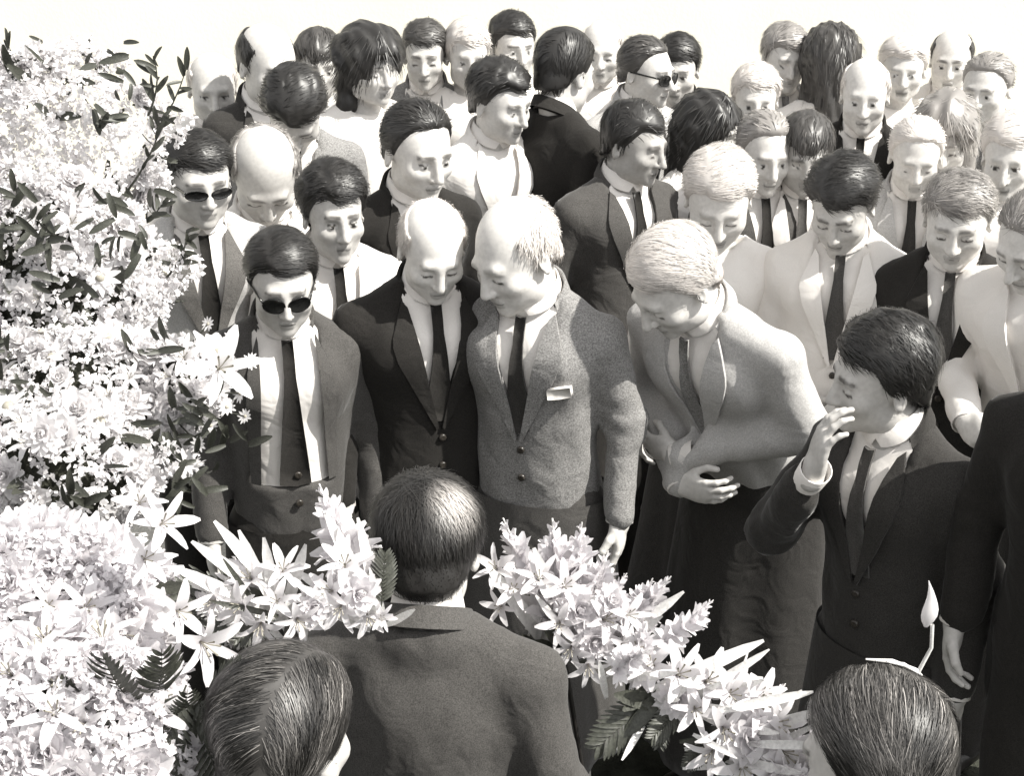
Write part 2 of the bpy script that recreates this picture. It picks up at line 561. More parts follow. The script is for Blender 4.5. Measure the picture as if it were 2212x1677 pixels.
def shoe_mesh():
    def f(P):
        d = smin(cap(P, (0, 0.06, 0.045), (0, -0.10, 0.035), 0.042, 0.036), ell(P, (0, -0.13, 0.028), (0.048, 0.06, 0.03)), 0.03)
        return smax(d, 0.004 - P[:, 2], 0.004)
    V, F = nets(f, (-0.07, -0.22, -0.01), (0.07, 0.14, 0.11), 0.012)
    return make_mesh('shoe', V, F)


SHOE = shoe_mesh()
SHOE.materials.append(M['leather'])
GROUP = 'people gathered at the graveside'
LOG = []


def make_person(px, py, d, label, by=0, pitch=0.0, hy=0, roll=0, lean=0.05, hair='short', hc='hair_dark', top='suit', mat='black',
                shirt=True, tie='black', legs='black', arms='down', hs=1.0, sw=1.0, girth=1.0, fem=0, skin=0.50, eyes=None, wid=1.0,
                nose=1.0, vee=1.0, coat=None, lapel=None, extra=()):
    seed = int(px * 7 + py)
    r = np.random.default_rng(seed)
    wid *= r.uniform(0.94, 1.08)
    sw *= 0.94
    if eyes is None:
        eyes = 'open' if (pitch < 0.26 and r.random() < 0.65) else 'down'
    nose *= r.uniform(0.97, 1.04)
    H = ray_point(px, py, d)
    gz = ground_z(d)
    s = 1.0
    NB = np.array([0, 0.012, 0.535])
    RH = rz(R(hy)) @ rx(pitch) @ ry(R(roll))
    HC = NB + rz(R(hy)) @ rx(pitch * 0.45) @ np.array([0, -0.034, 0.116 * hs])
    RL = rx(lean)
    hcl = RL @ HC
    hip = H[2] - gz - hcl[2]
    yaw = R(by)
    root_xy = H[:2] - (rz(yaw) @ hcl)[:2]
    gz = ground_z(root_xy[1])
    hip = H[2] - gz - hcl[2]
    LOG.append((label[:40], round(hip, 2), round(H[2] - gz, 2)))
    root = bpy.data.objects.new('person', None)
    COL.objects.link(root)
    root.location = (root_xy[0], root_xy[1], gz)
    root.rotation_euler = (0, 0, yaw)
    root.empty_display_size = 0.2
    tag(root, label, 'person', GROUP)

    near = d < 2.75
    mid = d < 4.25
    hh = 0.0046 if near else (0.0062 if mid else 0.0075)
    hj = 0.013 if near else (0.016 if mid else 0.022)
    hs3 = (hs * np.array([r.uniform(0.955, 1.045), r.uniform(0.97, 1.03), r.uniform(0.94, 1.03)])).astype(np.float32)
    shape = dict(fem=fem, wid=wid, nose=nose, eyes=eyes)

    def loc(V):                        # torso frame to person frame
        return V @ RL.T + np.array([0, 0, hip])

    def part(name, V, F, mat_, parent=root, tint=None, smooth=True):
        return link(name, make_mesh(name, loc(np.asarray(V)), F, tint, smooth), M[mat_] if mat_ else None, parent)

    # ---- head, neck and hands: the body
    def body_f(P):
        q = ((P - HC.astype(np.float32)) @ RH.astype(np.float32)) / hs3
        dd = head_sdf(q, shape) * hs
        up = HC + RH @ np.array([0, 0.022, -0.055]) * hs
        nr = (0.053 if not fem else 0.045) * hs
        dn = cap(P, up, NB + np.array([0, -0.004, 0.0]), nr, nr * 1.08)
        dd = smin(dd, dn, 0.022)
        dd = smin(dd, ell(P, (0, 0.0, 0.462), (0.120, 0.058, 0.045)), 0.035)
        return dd
    bx = HC
    lo = np.minimum(bx - 0.150 * hs, (-0.145, -0.085, 0.405))
    hi = np.maximum(bx + 0.150 * hs, (0.145, 0.095, 0.50))
    V, F = nets(body_f, lo, hi, hh)
    q = ((V - HC) @ RH) / hs3
    sk = np.array([1.03, 1.0, 0.96]) * skin
    brow = dict(hair_white=(0.42, 0.41, 0.39), hair_grey=(0.2, 0.19, 0.18)).get(hc, (0.06, 0.055, 0.05))
    T = head_tint(q, shape, sk, brow)
    VV, FF, TT = [V], [F], [T]
    n = len(V)
    pose = arm_pose(arms)
    tri = []
    for sd, (el_, wr, fd, bd, kind) in pose.items():
        hv, hf = HANDS[kind]
        hv = hv.copy()
        if sd == 1 and kind != 'x':
            hv[:, 0] *= -1
            hf = hf[:, ::-1]
        fr = frame(fd, bd)
        w = np.array(wr) * np.array([sw, 1, 1])
        ww = hv * (0.92 if fem else 1.0) @ fr.T + w
        if np.linalg.det(fr) < 0:
            hf = hf[:, ::-1]
        VV.append(ww); FF.append(hf + n); TT.append(np.tile(sk, (len(ww), 1)))
        # the bare arm inside the sleeve, joined to the trunk and to the wrist
        k = np.array([sw, 1, 1])
        pts = [np.array([sd * 0.160, 0.012, 0.44]) * k, np.array([sd * 0.178, 0.012, 0.42]) * k, np.array(el_) * k, w * 0.9 + np.array(el_) * k * 0.1]
        ia = int(np.argmin(np.linalg.norm(V - np.array([sd * 0.115, 0, 0.462]), axis=1)))
        ib = n + int(np.argmax((ww - w) @ (-fr[:, 2])))
        n += len(ww)
        rg = []
        for c_, rr in zip(pts, (0.03, 0.036, 0.028, 0.022)):
            fa = frame(np.array(el_) * k - pts[0] if rr > 0.03 else w - np.array(el_) * k, (0.2, 1, 0.3))
            aa = np.linspace(0, 2 * math.pi, 9)[:-1]
            rg.append(np.stack([rr * np.cos(aa), rr * np.sin(aa), 0 * aa], 1) @ fa.T + c_)
        av, af = ring_loft(np.stack(rg))
        caps = [(ia, n + (i + 1) % 8, n + i, n + i) for i in range(8)] + [(ib, n + 24 + i, n + 24 + (i + 1) % 8, n + 24 + (i + 1) % 8) for i in range(8)]
        tri.extend([c[:3] for c in caps])
        VV.append(av); FF.append(af + n); TT.append(np.tile(sk, (len(av), 1)))
        n += len(av)
    # forearms and trunk under the clothes keep the hands joined to the body
    bo = link('body', make_mesh('body', loc(np.concatenate(VV)), np.concatenate(FF), np.concatenate(TT), tris=np.array(tri, np.int32)), M['skin'], root)

    # ---- hair
    if hair not in (None, 'bald', 'veil'):
        def hf_(P):
            return hair_sdf(P, hair, seed)
        hv, hfc = nets(hf_, (-0.13, -0.125, -0.235 if hair == 'long' else -0.17), (0.13, 0.175, 0.18), 0.005 if near else (0.0062 if mid else 0.008))
        ns, ln, wd = (14000, 0.055, 0.0010) if near else ((4500, 0.040, 0.0016) if mid else (1100, 0.040, 0.0028))
        if hair in ('long', 'wavy'):
            ln *= 1.25
        if hair == 'balding':
            ln *= 0.6
        sv, sf = strands(hv, hair, ns, ln, wd, seed)
        hv2 = np.concatenate([hv, sv]) * hs3 @ RH.T + HC
        hb, hs_ = HAIR[hc]
        clump = np.clip(1 + 1.2 * hs_ * wavy(sv[::10] * np.array([1.0, 0.35, 0.25]), 120, seed + 9), 0.3, 3)
        st = hb * clump * np.exp(r.normal(size=len(sv) // 10) * hs_ * 0.8)
        v1 = np.r_[np.full(len(hv), hb * 0.9), np.repeat(np.minimum(st, 0.8), 10)]
        if hair == 'crown':            # grey, thinning hair round the crown, its soft sheen painted into the tint
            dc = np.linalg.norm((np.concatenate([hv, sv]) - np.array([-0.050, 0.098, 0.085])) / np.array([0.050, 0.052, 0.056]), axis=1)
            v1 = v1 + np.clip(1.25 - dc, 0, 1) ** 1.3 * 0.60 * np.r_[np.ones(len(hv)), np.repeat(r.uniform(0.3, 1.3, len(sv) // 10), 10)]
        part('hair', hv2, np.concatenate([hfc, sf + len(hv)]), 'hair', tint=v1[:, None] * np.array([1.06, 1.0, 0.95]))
    if hair == 'veil':
        def vf(P):
            dd = ell(P, (0, 0.02, 0.03), (0.094, 0.112, 0.108))
            dd = smin(dd, cap(P, (0, 0.04, -0.02), (0, 0.055, -0.26), 0.10, 0.17), 0.05)
            dd = smax(dd, -ell(P, (0, -0.11, -0.035), (0.062, 0.09, 0.105)), 0.015)
            dd = smax(dd, -0.29 - P[:, 2], 0.01)
            return dd + wavy(P * np.array([1, 1, 0.25], np.float32), 60, seed, 0.006)
        hv, hfc = nets(vf, (-0.24, -0.2, -0.31), (0.24, 0.26, 0.17), 0.009)
        part('headscarf', hv @ RH.T + HC, hfc, 'headscarf')

    # ---- jacket, shirt or dress top
    up_ = HC + RH @ np.array([0, 0.022, -0.055]) * hs
    n0 = NB + np.array([0, 0.005, 0.0])
    nax = (up_ - n0) / np.linalg.norm(up_ - n0)
    NKA = n0 + nax * 0.03
    nrad = (0.053 if not fem else 0.045) * hs * 1.06
    amp = {'suit': 1.0, 'dress': 0.7, 'shirt': 1.0, 'robe': 0.6}[top]
    opening = top == 'suit' and shirt

    def outer(P, carve=True):
        dd = torso_sdf(P, sw, girth)
        for sd, (el_, wr, fd, bd, kind) in pose.items():
            k = np.array([sw, 1, 1])
            sh = np.array([sd * 0.172, 0.012, 0.425]) * k
            e = np.array(el_) * k
            w = np.array(wr) * k
            w = w + (e - w) / np.linalg.norm(e - w) * (0.012)
            a = smin(cap(P, sh, e, 0.063, 0.054), cap(P, e, w, 0.055, 0.043), 0.03)
            ax = (w - e) / np.linalg.norm(w - e)
            near_e = np.exp(-(np.linalg.norm(P - e.astype(np.float32), axis=1) / 0.085) ** 2)
            a = a + np.sin((P - e.astype(np.float32)) @ ax.astype(np.float32) * 105 + 2.0 * np.sin(P[:, 0] * 40 + sd)) * 0.0055 * near_e
            dd = smin(dd, a, 0.035)
        dd = dd + wavy(P * np.array([1.0, 1.0, 0.45], np.float32), 34, seed, 0.0055 * amp)
        dd = dd + wavy(P * np.array([1.0, 0.8, 0.35], np.float32), 80, seed + 3, 0.0022 * amp)
        # neck hole
        dd = smax(dd, -cap(P, (0, 0.010, 0.545), NKA + np.array([0, 0, 0.06]), 0.064 if top != 'dress' else 0.080, 0.085), 0.012)
        if opening and carve:
            wdt = np.interp(P[:, 2], (0.17, 0.19, 0.50, 0.54), (0.0, 0.004, 0.072 * vee, 0.08)).astype(np.float32)
            low_z = 0.18
            if 'open' in extra:
                wdt = np.interp(P[:, 2], (0.10, 0.50, 0.54), (0.098, 0.082, 0.085)).astype(np.float32)
                low_z = 0.12
            ins = np.maximum(np.abs(P[:, 0]) - wdt, np.maximum(P[:, 1] + 0.02, low_z - P[:, 2]))
            dd = smax(dd, -ins, 0.006)
        return dd
    lo = np.array([-0.36 * sw, -0.36, -0.255]); hi = np.array([0.36 * sw, 0.19 * girth + 0.03, 0.58])
    for sd in pose:
        lo[1] = min(lo[1], pose[sd][1][1] - 0.07)
    jv, jf = nets(outer, lo, hi, hj)
    jname = {'suit': 'jacket', 'dress': 'dress', 'shirt': 'shirt', 'robe': 'robe'}[top]
    jk = part(jname, jv, jf, mat)

    def front_y(x, z, off):
        x = np.asarray(x, np.float32).ravel(); z = np.asarray(z, np.float32).ravel()
        y = np.full(len(x), -0.34, np.float32)
        for _ in range(22):
            y += torso_sdf(np.stack([x, y, z], 1), sw, girth) * 0.85
        return np.stack([x, y - off, z], 1)

    far = d > 5.0
    if top == 'suit' and shirt:
        def sh_f(P):
            dd = torso_sdf(P, sw, girth) + 0.011
            dd = smax(dd, P[:, 1] - 0.02, 0.01)
            return smax(dd, -cap(P, (0, 0.006, 0.53), NKA + np.array([0, 0, 0.06]), 0.052, 0.07), 0.008)
        sv, sf = nets(sh_f, (-0.13, -0.2, 0.14 if 'open' not in extra else 0.02), (0.13, 0.05, 0.56), hj * 0.9)
        part('shirt', sv, sf, 'white' if shirt is True else shirt)
        # lapels
        t = np.linspace(0, 1, 9)
        for sd in (-1, 1):
            op_ = 'open' in extra
            xi = np.interp(t, (0, 1), ((0.076 if op_ else 0.066) * vee, 0.094 if op_ else 0.004)); zi = np.interp(t, (0, 1), (0.50, 0.125 if op_ else 0.185))
            xo = np.interp(t, (0, 0.25, 0.33, 0.40, 1), (0.078, 0.112, 0.098, 0.122, 0.120 if op_ else 0.010)) * (0.6 + 0.4 * vee)
            zo = np.interp(t, (0, 0.25, 0.33, 0.40, 1), (0.512, 0.438, 0.420, 0.415, 0.125 if op_ else 0.180))
            X = np.stack([xi + (xo - xi) * k for k in (0, 0.5, 1)], 1) * sd * sw
            Z = np.stack([zi + (zo - zi) * k for k in (0, 0.5, 1)], 1)
            fr = front_y(X, Z, 0.0085).reshape(9, 3, 3)
            bk = front_y(X, Z, 0.002).reshape(9, 3, 3)
            lv, lf = sheet(fr, bk)
            part('lapel', lv, lf, lapel or mat, jk).data.set_sharp_from_angle(angle=R(50))
        if not far:
            for zb in (0.155, 0.075):
                c = front_y([0.006], [zb], 0.004)[0]
                a = np.linspace(0, 2 * math.pi, 9)[:-1]
                rg = np.stack([np.stack([c[0] + rr * np.cos(a), np.full(8, c[1] + yy), c[2] + rr * np.sin(a)], 1) for rr, yy in ((0.010, 0.003), (0.010, -0.003), (0.006, -0.004), (0.0005, -0.003))])
                bv, bf = ring_loft(rg)
                part('button', bv, bf, 'button', jk)
    if top in ('suit', 'shirt') and shirt:
        # turned-down collar round the neck
        a = np.linspace(0, 2 * math.pi, 33)[:-1]
        fa = frame(nax * np.array([0.6, 0.6, 1.0]), (0, 1, 0))
        frn = 0.5 - 0.5 * np.cos(a)
        rgs = []
        for rr, zz, dip in ((nrad + 0.001, -0.018, 0.004), (nrad + 0.002, 0.018, 0.020), (nrad + 0.005, 0.019, 0.021), (nrad + 0.013, -0.014, 0.038)):
            rgs.append(np.stack([rr * np.sin(a), rr * np.cos(a) - 0.006 * frn, zz - dip * frn ** 1.5], 1) @ fa.T + NKA)
        rgs = np.stack(rgs)
        gap = np.abs(a - math.pi) < 0.15
        rgs[3, gap, 2] += 0.020
        cv, cf = ring_loft(rgs)
        part('collar', cv, cf, 'white' if (top == 'suit' and shirt is True) else (mat if top == 'shirt' else shirt))
        if top == 'suit':
            a2 = np.linspace(-2.15, 2.15, 23)
            f2 = np.abs(a2) / 2.15
            g = []
            for rr, zz in ((nrad + 0.010, -0.030), (nrad + 0.011, 0.016), (nrad + 0.016, 0.018), (nrad + 0.026, -0.022)):
                g.append(np.stack([(rr + 0.010 * f2) * np.sin(a2), (rr + 0.006 * f2) * np.cos(a2), zz - 0.050 * f2 ** 2], 1) @ fa.T + NKA)
            g = np.stack(g)
            inner = g[[0, 0, 0, 0]] * 0 + g[[0, 1, 2, 3]] + (NKA - g[[0, 1, 2, 3]]) * 0.02
            cv, cf = sheet(g[[0, 1, 2, 3]], g[[0, 1, 2, 3]] * 0.985 + NKA * 0.015)
            part('jacket_collar', cv, cf, mat, jk)
        for sd, (el_, wr, fd, bd, kind) in pose.items():
            if far or top == 'shirt':
                continue
            k = np.array([sw, 1, 1])
            e, w = np.array(el_) * k, np.array(wr) * k
            ax = (w - e) / np.linalg.norm(w - e)
            fr = frame(ax, (0.3, 1, 0.2))
            rg = []
            for rr, zz in ((0.034, -0.05), (0.0365, 0.012), (0.034, 0.014), (0.031, -0.03)):
                aa = np.linspace(0, 2 * math.pi, 19)[:-1]
                rg.append(np.stack([rr * np.cos(aa), rr * np.sin(aa), np.full(18, zz)], 1) @ fr.T + w)
            cv, cf = ring_loft(np.stack(rg))
            part('cuff', cv, cf, 'white' if shirt is True else shirt)
    if tie and top in ('suit', 'shirt') and shirt:
        t = np.linspace(0, 1, 10)
        z = np.interp(t, (0, 1), (0.508, 0.205 if top == 'suit' else 0.08))
        hw = np.interp(t, (0, 0.08, 0.14, 0.9, 1), (0.014, 0.017, 0.011, 0.034, 0.036))
        if 'open' in extra:
            hw = hw * 1.0 + 0.004 * t
            z = np.interp(t, (0, 1), (0.508, 0.125))
        X = np.stack([-hw, hw * 0, hw], 1); Z = np.stack([z, z - 0.002, z], 1)
        up = np.interp(t, (0, 0.1, 0.18, 1), (0.030, 0.024, 0.010, 0.006))[:, None] * np.ones((1, 3))
        f0 = front_y(X, Z, 0.0).reshape(10, 3, 3)
        fr = f0.copy(); fr[:, :, 1] -= up + np.array([0.0, 0.004, 0.0]) - 0.006
        bk = f0.copy(); bk[:, :, 1] -= up - 0.012
        tv, tf = sheet(fr, bk)
        part('tie', tv, tf, tie)
    if 'square' in extra:
        X = np.array([[0.085, 0.110, 0.138]] * 3) * sw
        Z = np.array([[0.345, 0.350, 0.352], [0.330, 0.333, 0.335], [0.316, 0.318, 0.320]])
        lv, lf = sheet(front_y(X, Z, 0.020).reshape(3, 3, 3), front_y(X, Z, 0.004).reshape(3, 3, 3))
        part('pocket_square', lv, lf, 'white', jk)
    if 'stole' in extra:
        # long white scarf: two ends hanging over the chest down to the knees
        for sd in (-1, 1):
            t = np.linspace(0, 1, 26)
            z = np.interp(t, (0, 1), (0.52, -0.03 if sd < 0 else -0.01))
            xc = np.interp(t, (0, 0.15, 1), (0.055, 0.075, 0.085)) * sd + 0.004 * np.sin(t * 9 + sd)
            hw = np.interp(t, (0, 0.2, 1), (0.022, 0.036, 0.034)) * (1.0 if sd < 0 else 0.8)
            X = np.stack([xc + hw * k for k in (-1, -0.33, 0.33, 1)], 1)
            Z = np.stack([z] * 4, 1)
            f0 = front_y(X, np.maximum(Z, -0.06), 0.016).reshape(26, 4, 3)
            f0[:, :, 2] = Z
            f0[:, :, 1] += np.where(Z < -0.06, (Z + 0.06) * 0.10, 0) + 0.003 * np.sin(X * 220 + Z * 12)
            f0[:, :, 1] = np.minimum.accumulate(f0[::-1, :, 1], 0)[::-1] if False else f0[:, :, 1]
            bk = f0.copy(); bk[:, :, 1] += 0.005
            lv, lf = sheet(f0, bk)
            part('scarf_end', lv, lf, 'white')
    if 'glasses' in extra:
        rm = []
        for sd in (-1, 1):
            a = np.linspace(0, 2 * math.pi, 17)[:-1]
            rg = np.stack([np.stack([sd * 0.032 + rr * 1.18 * np.cos(a), -0.106 + yy + 0.10 * np.abs(rr * np.cos(a)) * 0, -0.002 + rr * np.sin(a) * (0.62 if 'narrow' in extra else 0.9)], 1) for rr, yy in ((0.0005, 0.0), (0.022, 0.001), (0.0245, -0.001), (0.0245, 0.003), (0.022, 0.004), (0.0005, 0.003))])
            rg[:, :, 1] += 0.012 * np.clip((np.abs(rg[:, :, 0]) - 0.02) / 0.04, 0, 1)
            gv, gf = ring_loft(rg)
            rm.append((gv, gf))
            tv, tf = sheet(np.array([[[sd * 0.058, -0.094, 0.004], [sd * 0.058, -0.094, 0.010]], [[sd * 0.086, 0.015, 0.004], [sd * 0.086, 0.015, 0.010]]], float), np.array([[[sd * 0.061, -0.094, 0.004], [sd * 0.061, -0.094, 0.010]], [[sd * 0.089, 0.015, 0.004], [sd * 0.089, 0.015, 0.010]]], float))
            rm.append((tv, tf))
        o = 0; GV, GF = [], []
        for gv, gf in rm:
            GV.append(gv); GF.append(gf + o); o += len(gv)
        part('glasses', np.concatenate(GV) * hs3 @ RH.T + HC, np.concatenate(GF), 'glass_dark')
    if 'bonnet' in extra or 'hat' in extra:
        a = np.linspace(0, 2 * math.pi, 33)[:-1]
        brim = 0.055 if 'hat' in extra else 0.02
        rg = []
        for k, zz in ((1.02, 0.045), (1.0, 0.042), (1.0 + brim / 0.09, 0.034), (1.0 + brim / 0.09, 0.039), (1.06, 0.052), (1.04, 0.105), (0.9, 0.148), (0.5, 0.160), (0.02, 0.158)):
            rg.append(np.stack([0.088 * k * np.sin(a), 0.018 + 0.106 * k * np.cos(a), np.full(32, zz) + 0.006 * np.cos(2 * a) * (k > 1.1)], 1))
        rg = np.stack(rg)
        rg[:, :, 2] += 0.25 * (0 - rg[:, :, 1]) * 0.35
        gv, gf = ring_loft(rg)
        part('hat', gv * hs @ RH.T + HC, gf, 'white' if mat != 'hatdark' else 'black')

    if coat:
        cm, end = coat
        m = 48
        a = np.linspace(0, 2 * math.pi, m + 1)[:-1]
        ph = r.uniform(0, 6, 3)
        rg = []
        for t in np.linspace(0, 1, 14):
            z = hip - 0.02 + (end - hip + 0.02) * t
            fold = t * 0.018 * (np.sin(5 * a + ph[0] + t) + 0.7 * np.sin(9 * a + ph[1] + t * 2))
            off = (RL @ np.array([0, 0, -0.2]))[1] * (1 - t) * 0.6
            rg.append(np.stack([(0.196 * sw + 0.05 * t + fold) * np.sin(a), (0.150 * girth + 0.05 * t + fold) * np.cos(a) + off, np.full(m, z)], 1))
        rg.append(rg[-1] * np.array([0.95, 0.95, 1.0]))
        lv, lf = ring_loft(np.stack(rg))
        link('coat_skirt', make_mesh('coat_skirt', lv, lf), M[cm], root)
    # ---- legs, in the person's own upright frame
    lmat = M[legs]
    if top in ('dress', 'robe'):
        m = 40
        a = np.linspace(0, 2 * math.pi, m + 1)[:-1]
        ph = r.uniform(0, 6, 3)
        rg = []
        end = 0.04 if top == 'robe' else 0.36
        for t in np.linspace(0, 1, 12):
            z = hip - 0.10 + (end - hip + 0.10) * t
            fold = t * 0.022 * (np.sin(7 * a + ph[0]) + 0.6 * np.sin(11 * a + ph[1] + t * 2))
            kx, ky = 0.185 * sw + 0.075 * t + fold, 0.135 * girth + 0.09 * t + fold
            rg.append(np.stack([kx * np.sin(a), ky * np.cos(a), np.full(m, z)], 1))
        rg.append(rg[-1] * np.array([0.96, 0.96, 1.0]))
        lv, lf = ring_loft(np.stack(rg))
        link('skirt', make_mesh('skirt', lv, lf), lmat, root)
        if end > 0.2:
            for sd in (-1, 1):
                rg = np.stack([np.stack([sd * 0.085 + rr * np.cos(a[::4]), rr * np.sin(a[::4]), np.full(10, z)], 1) for rr, z in ((0.06, end + 0.15), (0.052, 0.33), (0.034, 0.10), (0.034, 0.05))])
                lv, lf = ring_loft(rg)
                link('leg', make_mesh('leg', lv, lf, np.tile(sk, (len(lv), 1))), M['skin'], root)
    else:
        def leg_f(P):
            dd = ell(P, (0, 0.005, hip - 0.04), (0.172 * sw, 0.125 * girth, 0.15))
            for sd in (-1, 1):
                kn = (sd * 0.100, -0.012, hip * 0.52)
                dd = smin(dd, cap(P, (sd * 0.092, 0.0, hip - 0.08), kn, 0.092, 0.072), 0.035)
                dd = smin(dd, cap(P, kn, (sd * 0.105, 0.018, 0.07), 0.070, 0.058), 0.02)
            dd = dd + wavy(P * np.array([1, 1, 0.5], np.float32), 30, seed + 5, 0.004)
            return smax(dd, 0.04 - P[:, 2], 0.01)
        tv, tf = nets(leg_f, (-0.24, -0.2, 0.0), (0.24, 0.2, hip + 0.12), 0.024 if mid else 0.032)
        link('trousers', make_mesh('trousers', tv, tf), lmat, root)
    for sd in (-1, 1):
        o = link('shoe', SHOE, None, root, (sd * 0.10, 0.0, 0.0))
        o.rotation_euler = (0, 0, sd * 0.12)
    return root


# ------------------------------------------------------------------ the place
def plane_grid(name, xs, ys, zf, mat, kind='structure'):
    V = np.array([[x, y, zf(x, y)] for y in ys for x in xs])
    n = len(xs)
    F = np.array([(j * n + i, j * n + i + 1, (j + 1) * n + i + 1, (j + 1) * n + i) for j in range(len(ys) - 1) for i in range(n - 1)], np.int32)
    o = link(name, make_mesh(name, V, F), mat)
    o['kind'] = kind
    return o


M['turf'] = new_mat('turf', (0.045, 0.047, 0.038), 0.95, 0.1, 0.0, (9, 0.5, 1.5, 6), (60, 0.8, 0.02))
M['gravel'] = new_mat('pale_gravel', (0.60, 0.585, 0.54), 0.95, 0.1, 0.0, (140, 0.75, 1.15, 5), (220, 0.6, 0.01))
M['plaster'] = new_mat('lime_plaster', (0.70, 0.675, 0.60), 0.92, 0.1, 0.0, (1.6, 0.93, 1.03, 6), (45, 0.25, 0.006))
M['stone'] = new_mat('pale_stone', (0.62, 0.60, 0.55), 0.9, 0.2, 0.0, (20, 0.85, 1.1, 5), (80, 0.3, 0.004))

gx = np.r_[-300, -60, np.linspace(-14, 14, 29), 60, 300]
plane_grid('ground', gx, np.r_[-200, -40, np.linspace(-8, 4.6, 26)], lambda x, y: ground_z(y), M['turf'])
plane_grid('gravel_path', gx, np.r_[np.linspace(4.6, 9.4, 18), 40, 300], lambda x, y: ground_z(y), M['gravel'])
WALL_Y = 9.0
wall = tag(bpy.data.objects.new('plaster_wall', None), 'long white plastered wall behind the whole crowd', 'wall')
COL.objects.link(wall)
wall.location = (0, WALL_Y, 0.30)


def box(name, lo, hi, mat, parent=None, bev=0.0):
    lo, hi = np.array(lo, float), np.array(hi, float)
    V = np.array([[(lo, hi)[i & 1][0], (lo, hi)[(i >> 1) & 1][1], (lo, hi)[(i >> 2) & 1][2]] for i in range(8)])
    F = [(0, 2, 3, 1), (4, 5, 7, 6), (0, 1, 5, 4), (2, 6, 7, 3), (0, 4, 6, 2), (1, 3, 7, 5)]
    o = link(name, make_mesh(name, V, F, smooth=False), mat, parent)
    return o


box('wall_face', (-26, 0, -0.3), (26, 0.3, 3.4), M['plaster'], wall)
for i in range(13):
    box('coping_stone', (-26 + 4 * i + 0.004, -0.06, 3.402), (-22 + 4 * i - 0.004, 0.36, 3.50), M['stone'], wall)

# ------------------------------------------------------------------ people: pixel of the head's centre on the photo, distance, look
P = make_person
# men in front, seen from behind
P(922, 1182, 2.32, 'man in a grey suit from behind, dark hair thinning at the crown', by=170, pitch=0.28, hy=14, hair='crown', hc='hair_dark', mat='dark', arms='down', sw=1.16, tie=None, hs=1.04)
P(618, 1592, 1.72, 'man from behind with smooth dark hair, nearest the white flowers at left', by=180, pitch=0.22, hy=-24, hair='sleek', hc='hair_streaky', mat='black', tie=None)
P(1888, 1640, 1.70, 'man from behind with glossy dark hair at the bottom right', by=200, pitch=0.25, hy=28, hair='sleek', hc='hair_streaky', mat='black', tie=None)
# facing row
P(428, 388, 3.85, 'young man in dark glasses and pale jacket with darker lapels beside the flower bank', by=22, hy=6, pitch=0.15, mat='pale', lapel='mid', tie='black', arms='down', extra=('glasses', 'narrow'), skin=0.5, hs=1.04)
P(572, 378, 4.12, 'bald man bowing his head in a white jacket', by=14, pitch=0.7, lean=0.12, hair='balding', hc='hair_grey', mat='white', tie=None, arms='clasp', hs=1.18, skin=0.52)
P(610, 610, 3.35, 'dark-haired man in dark glasses, his jacket open over white shirt and tie', by=14, pitch=0.22, lean=0.08, mat='dark', tie='black', legs='black', arms='down', hair='sleek', extra=('open', 'glasses'), sw=0.98, hs=0.98, coat=('black', 0.2))
P(722, 462, 3.85, 'young man with neatly combed dark hair, white jacket and dark tie', by=18, hy=5, pitch=0.10, mat='white', legs='charcoal', tie='black', hair='combed', arms='down', eyes='open')
P(905, 325, 4.2, 'tall man with high bare forehead standing behind the man in the black suit', by=20, hy=16, pitch=0.25, hair='receding', mat='black', hs=1.14, skin=0.58)
P(935, 540, 3.45, 'white-haired man in a black suit and dark tie, head bowed', by=16, hy=0, pitch=0.42, lean=0.08, hair='balding', hc='hair_white', mat='black', tie='black', sw=1.12, arms='down', skin=0.64)
P(1112, 548, 3.40, 'white-haired man in a grey tweed suit with a white pocket square', by=-22, hy=-28, pitch=0.40, lean=0.10, hair='balding', hc='hair_white', mat='grey', tie='charcoal', coat=('dark', 0.3), legs='dark', sw=1.1, arms='down', extra=('square',), skin=0.64, hs=1.12)
P(1455, 610, 3.35, 'white-haired man in a pale jacket bending forward with folded arms', by=-45, hy=-16, pitch=0.26, lean=0.5, hair='sleek', hc='hair_white', mat='pale', tie='grey', legs='charcoal', arms='fold', hs=1.10, sw=1.2, skin=0.6, coat=('charcoal', 0.15))
P(1552, 432, 4.0, 'woman in a white dress with pale hair and lowered face', by=-5, pitch=0.5, hair='sleek', hc='hair_white', top='dress', mat='white', legs='dark', fem=1, skin=0.6, hs=1.1, sw=0.88)
P(1818, 445, 3.9, 'dark-haired man bowing in a white suit and dark tie', by=-16, hy=-10, pitch=0.5, lean=0.08, hair='combed', mat='white', tie='dark', arms='clasp', legs='charcoal', sw=1.0)
P(1900, 815, 2.9, 'man in a dark suit turned to the left, his hand raised to his mouth', by=-50, hy=-34, pitch=0.06, roll=5, lean=0.12, hair='combed', hc='hair_dark', mat='charcoal', arms='pray', sw=1.0, hs=1.02, tie='dark', legs='charcoal', coat=('charcoal', 0.15))
P(2068, 475, 3.75, 'grey-haired man in a black jacket near the right edge', by=-20, pitch=0.30, hair='short', hc='hair_grey', mat='black', skin=0.58, tie='dark')
P(2235, 520, 3.5, 'man leaning inwards at the right edge in a white jacket', by=-40, hy=-15, pitch=0.3, lean=0.30, hair='receding', hc='hair_grey', mat='white', legs='charcoal', arms='hold', sw=1.1, skin=0.62, tie=None)
P(2415, 770, 2.5, 'man in a black suit cut off by the right edge', by=-35, pitch=0.3, lean=0.15, hair='short', mat='black', arms='down', sw=1.15)
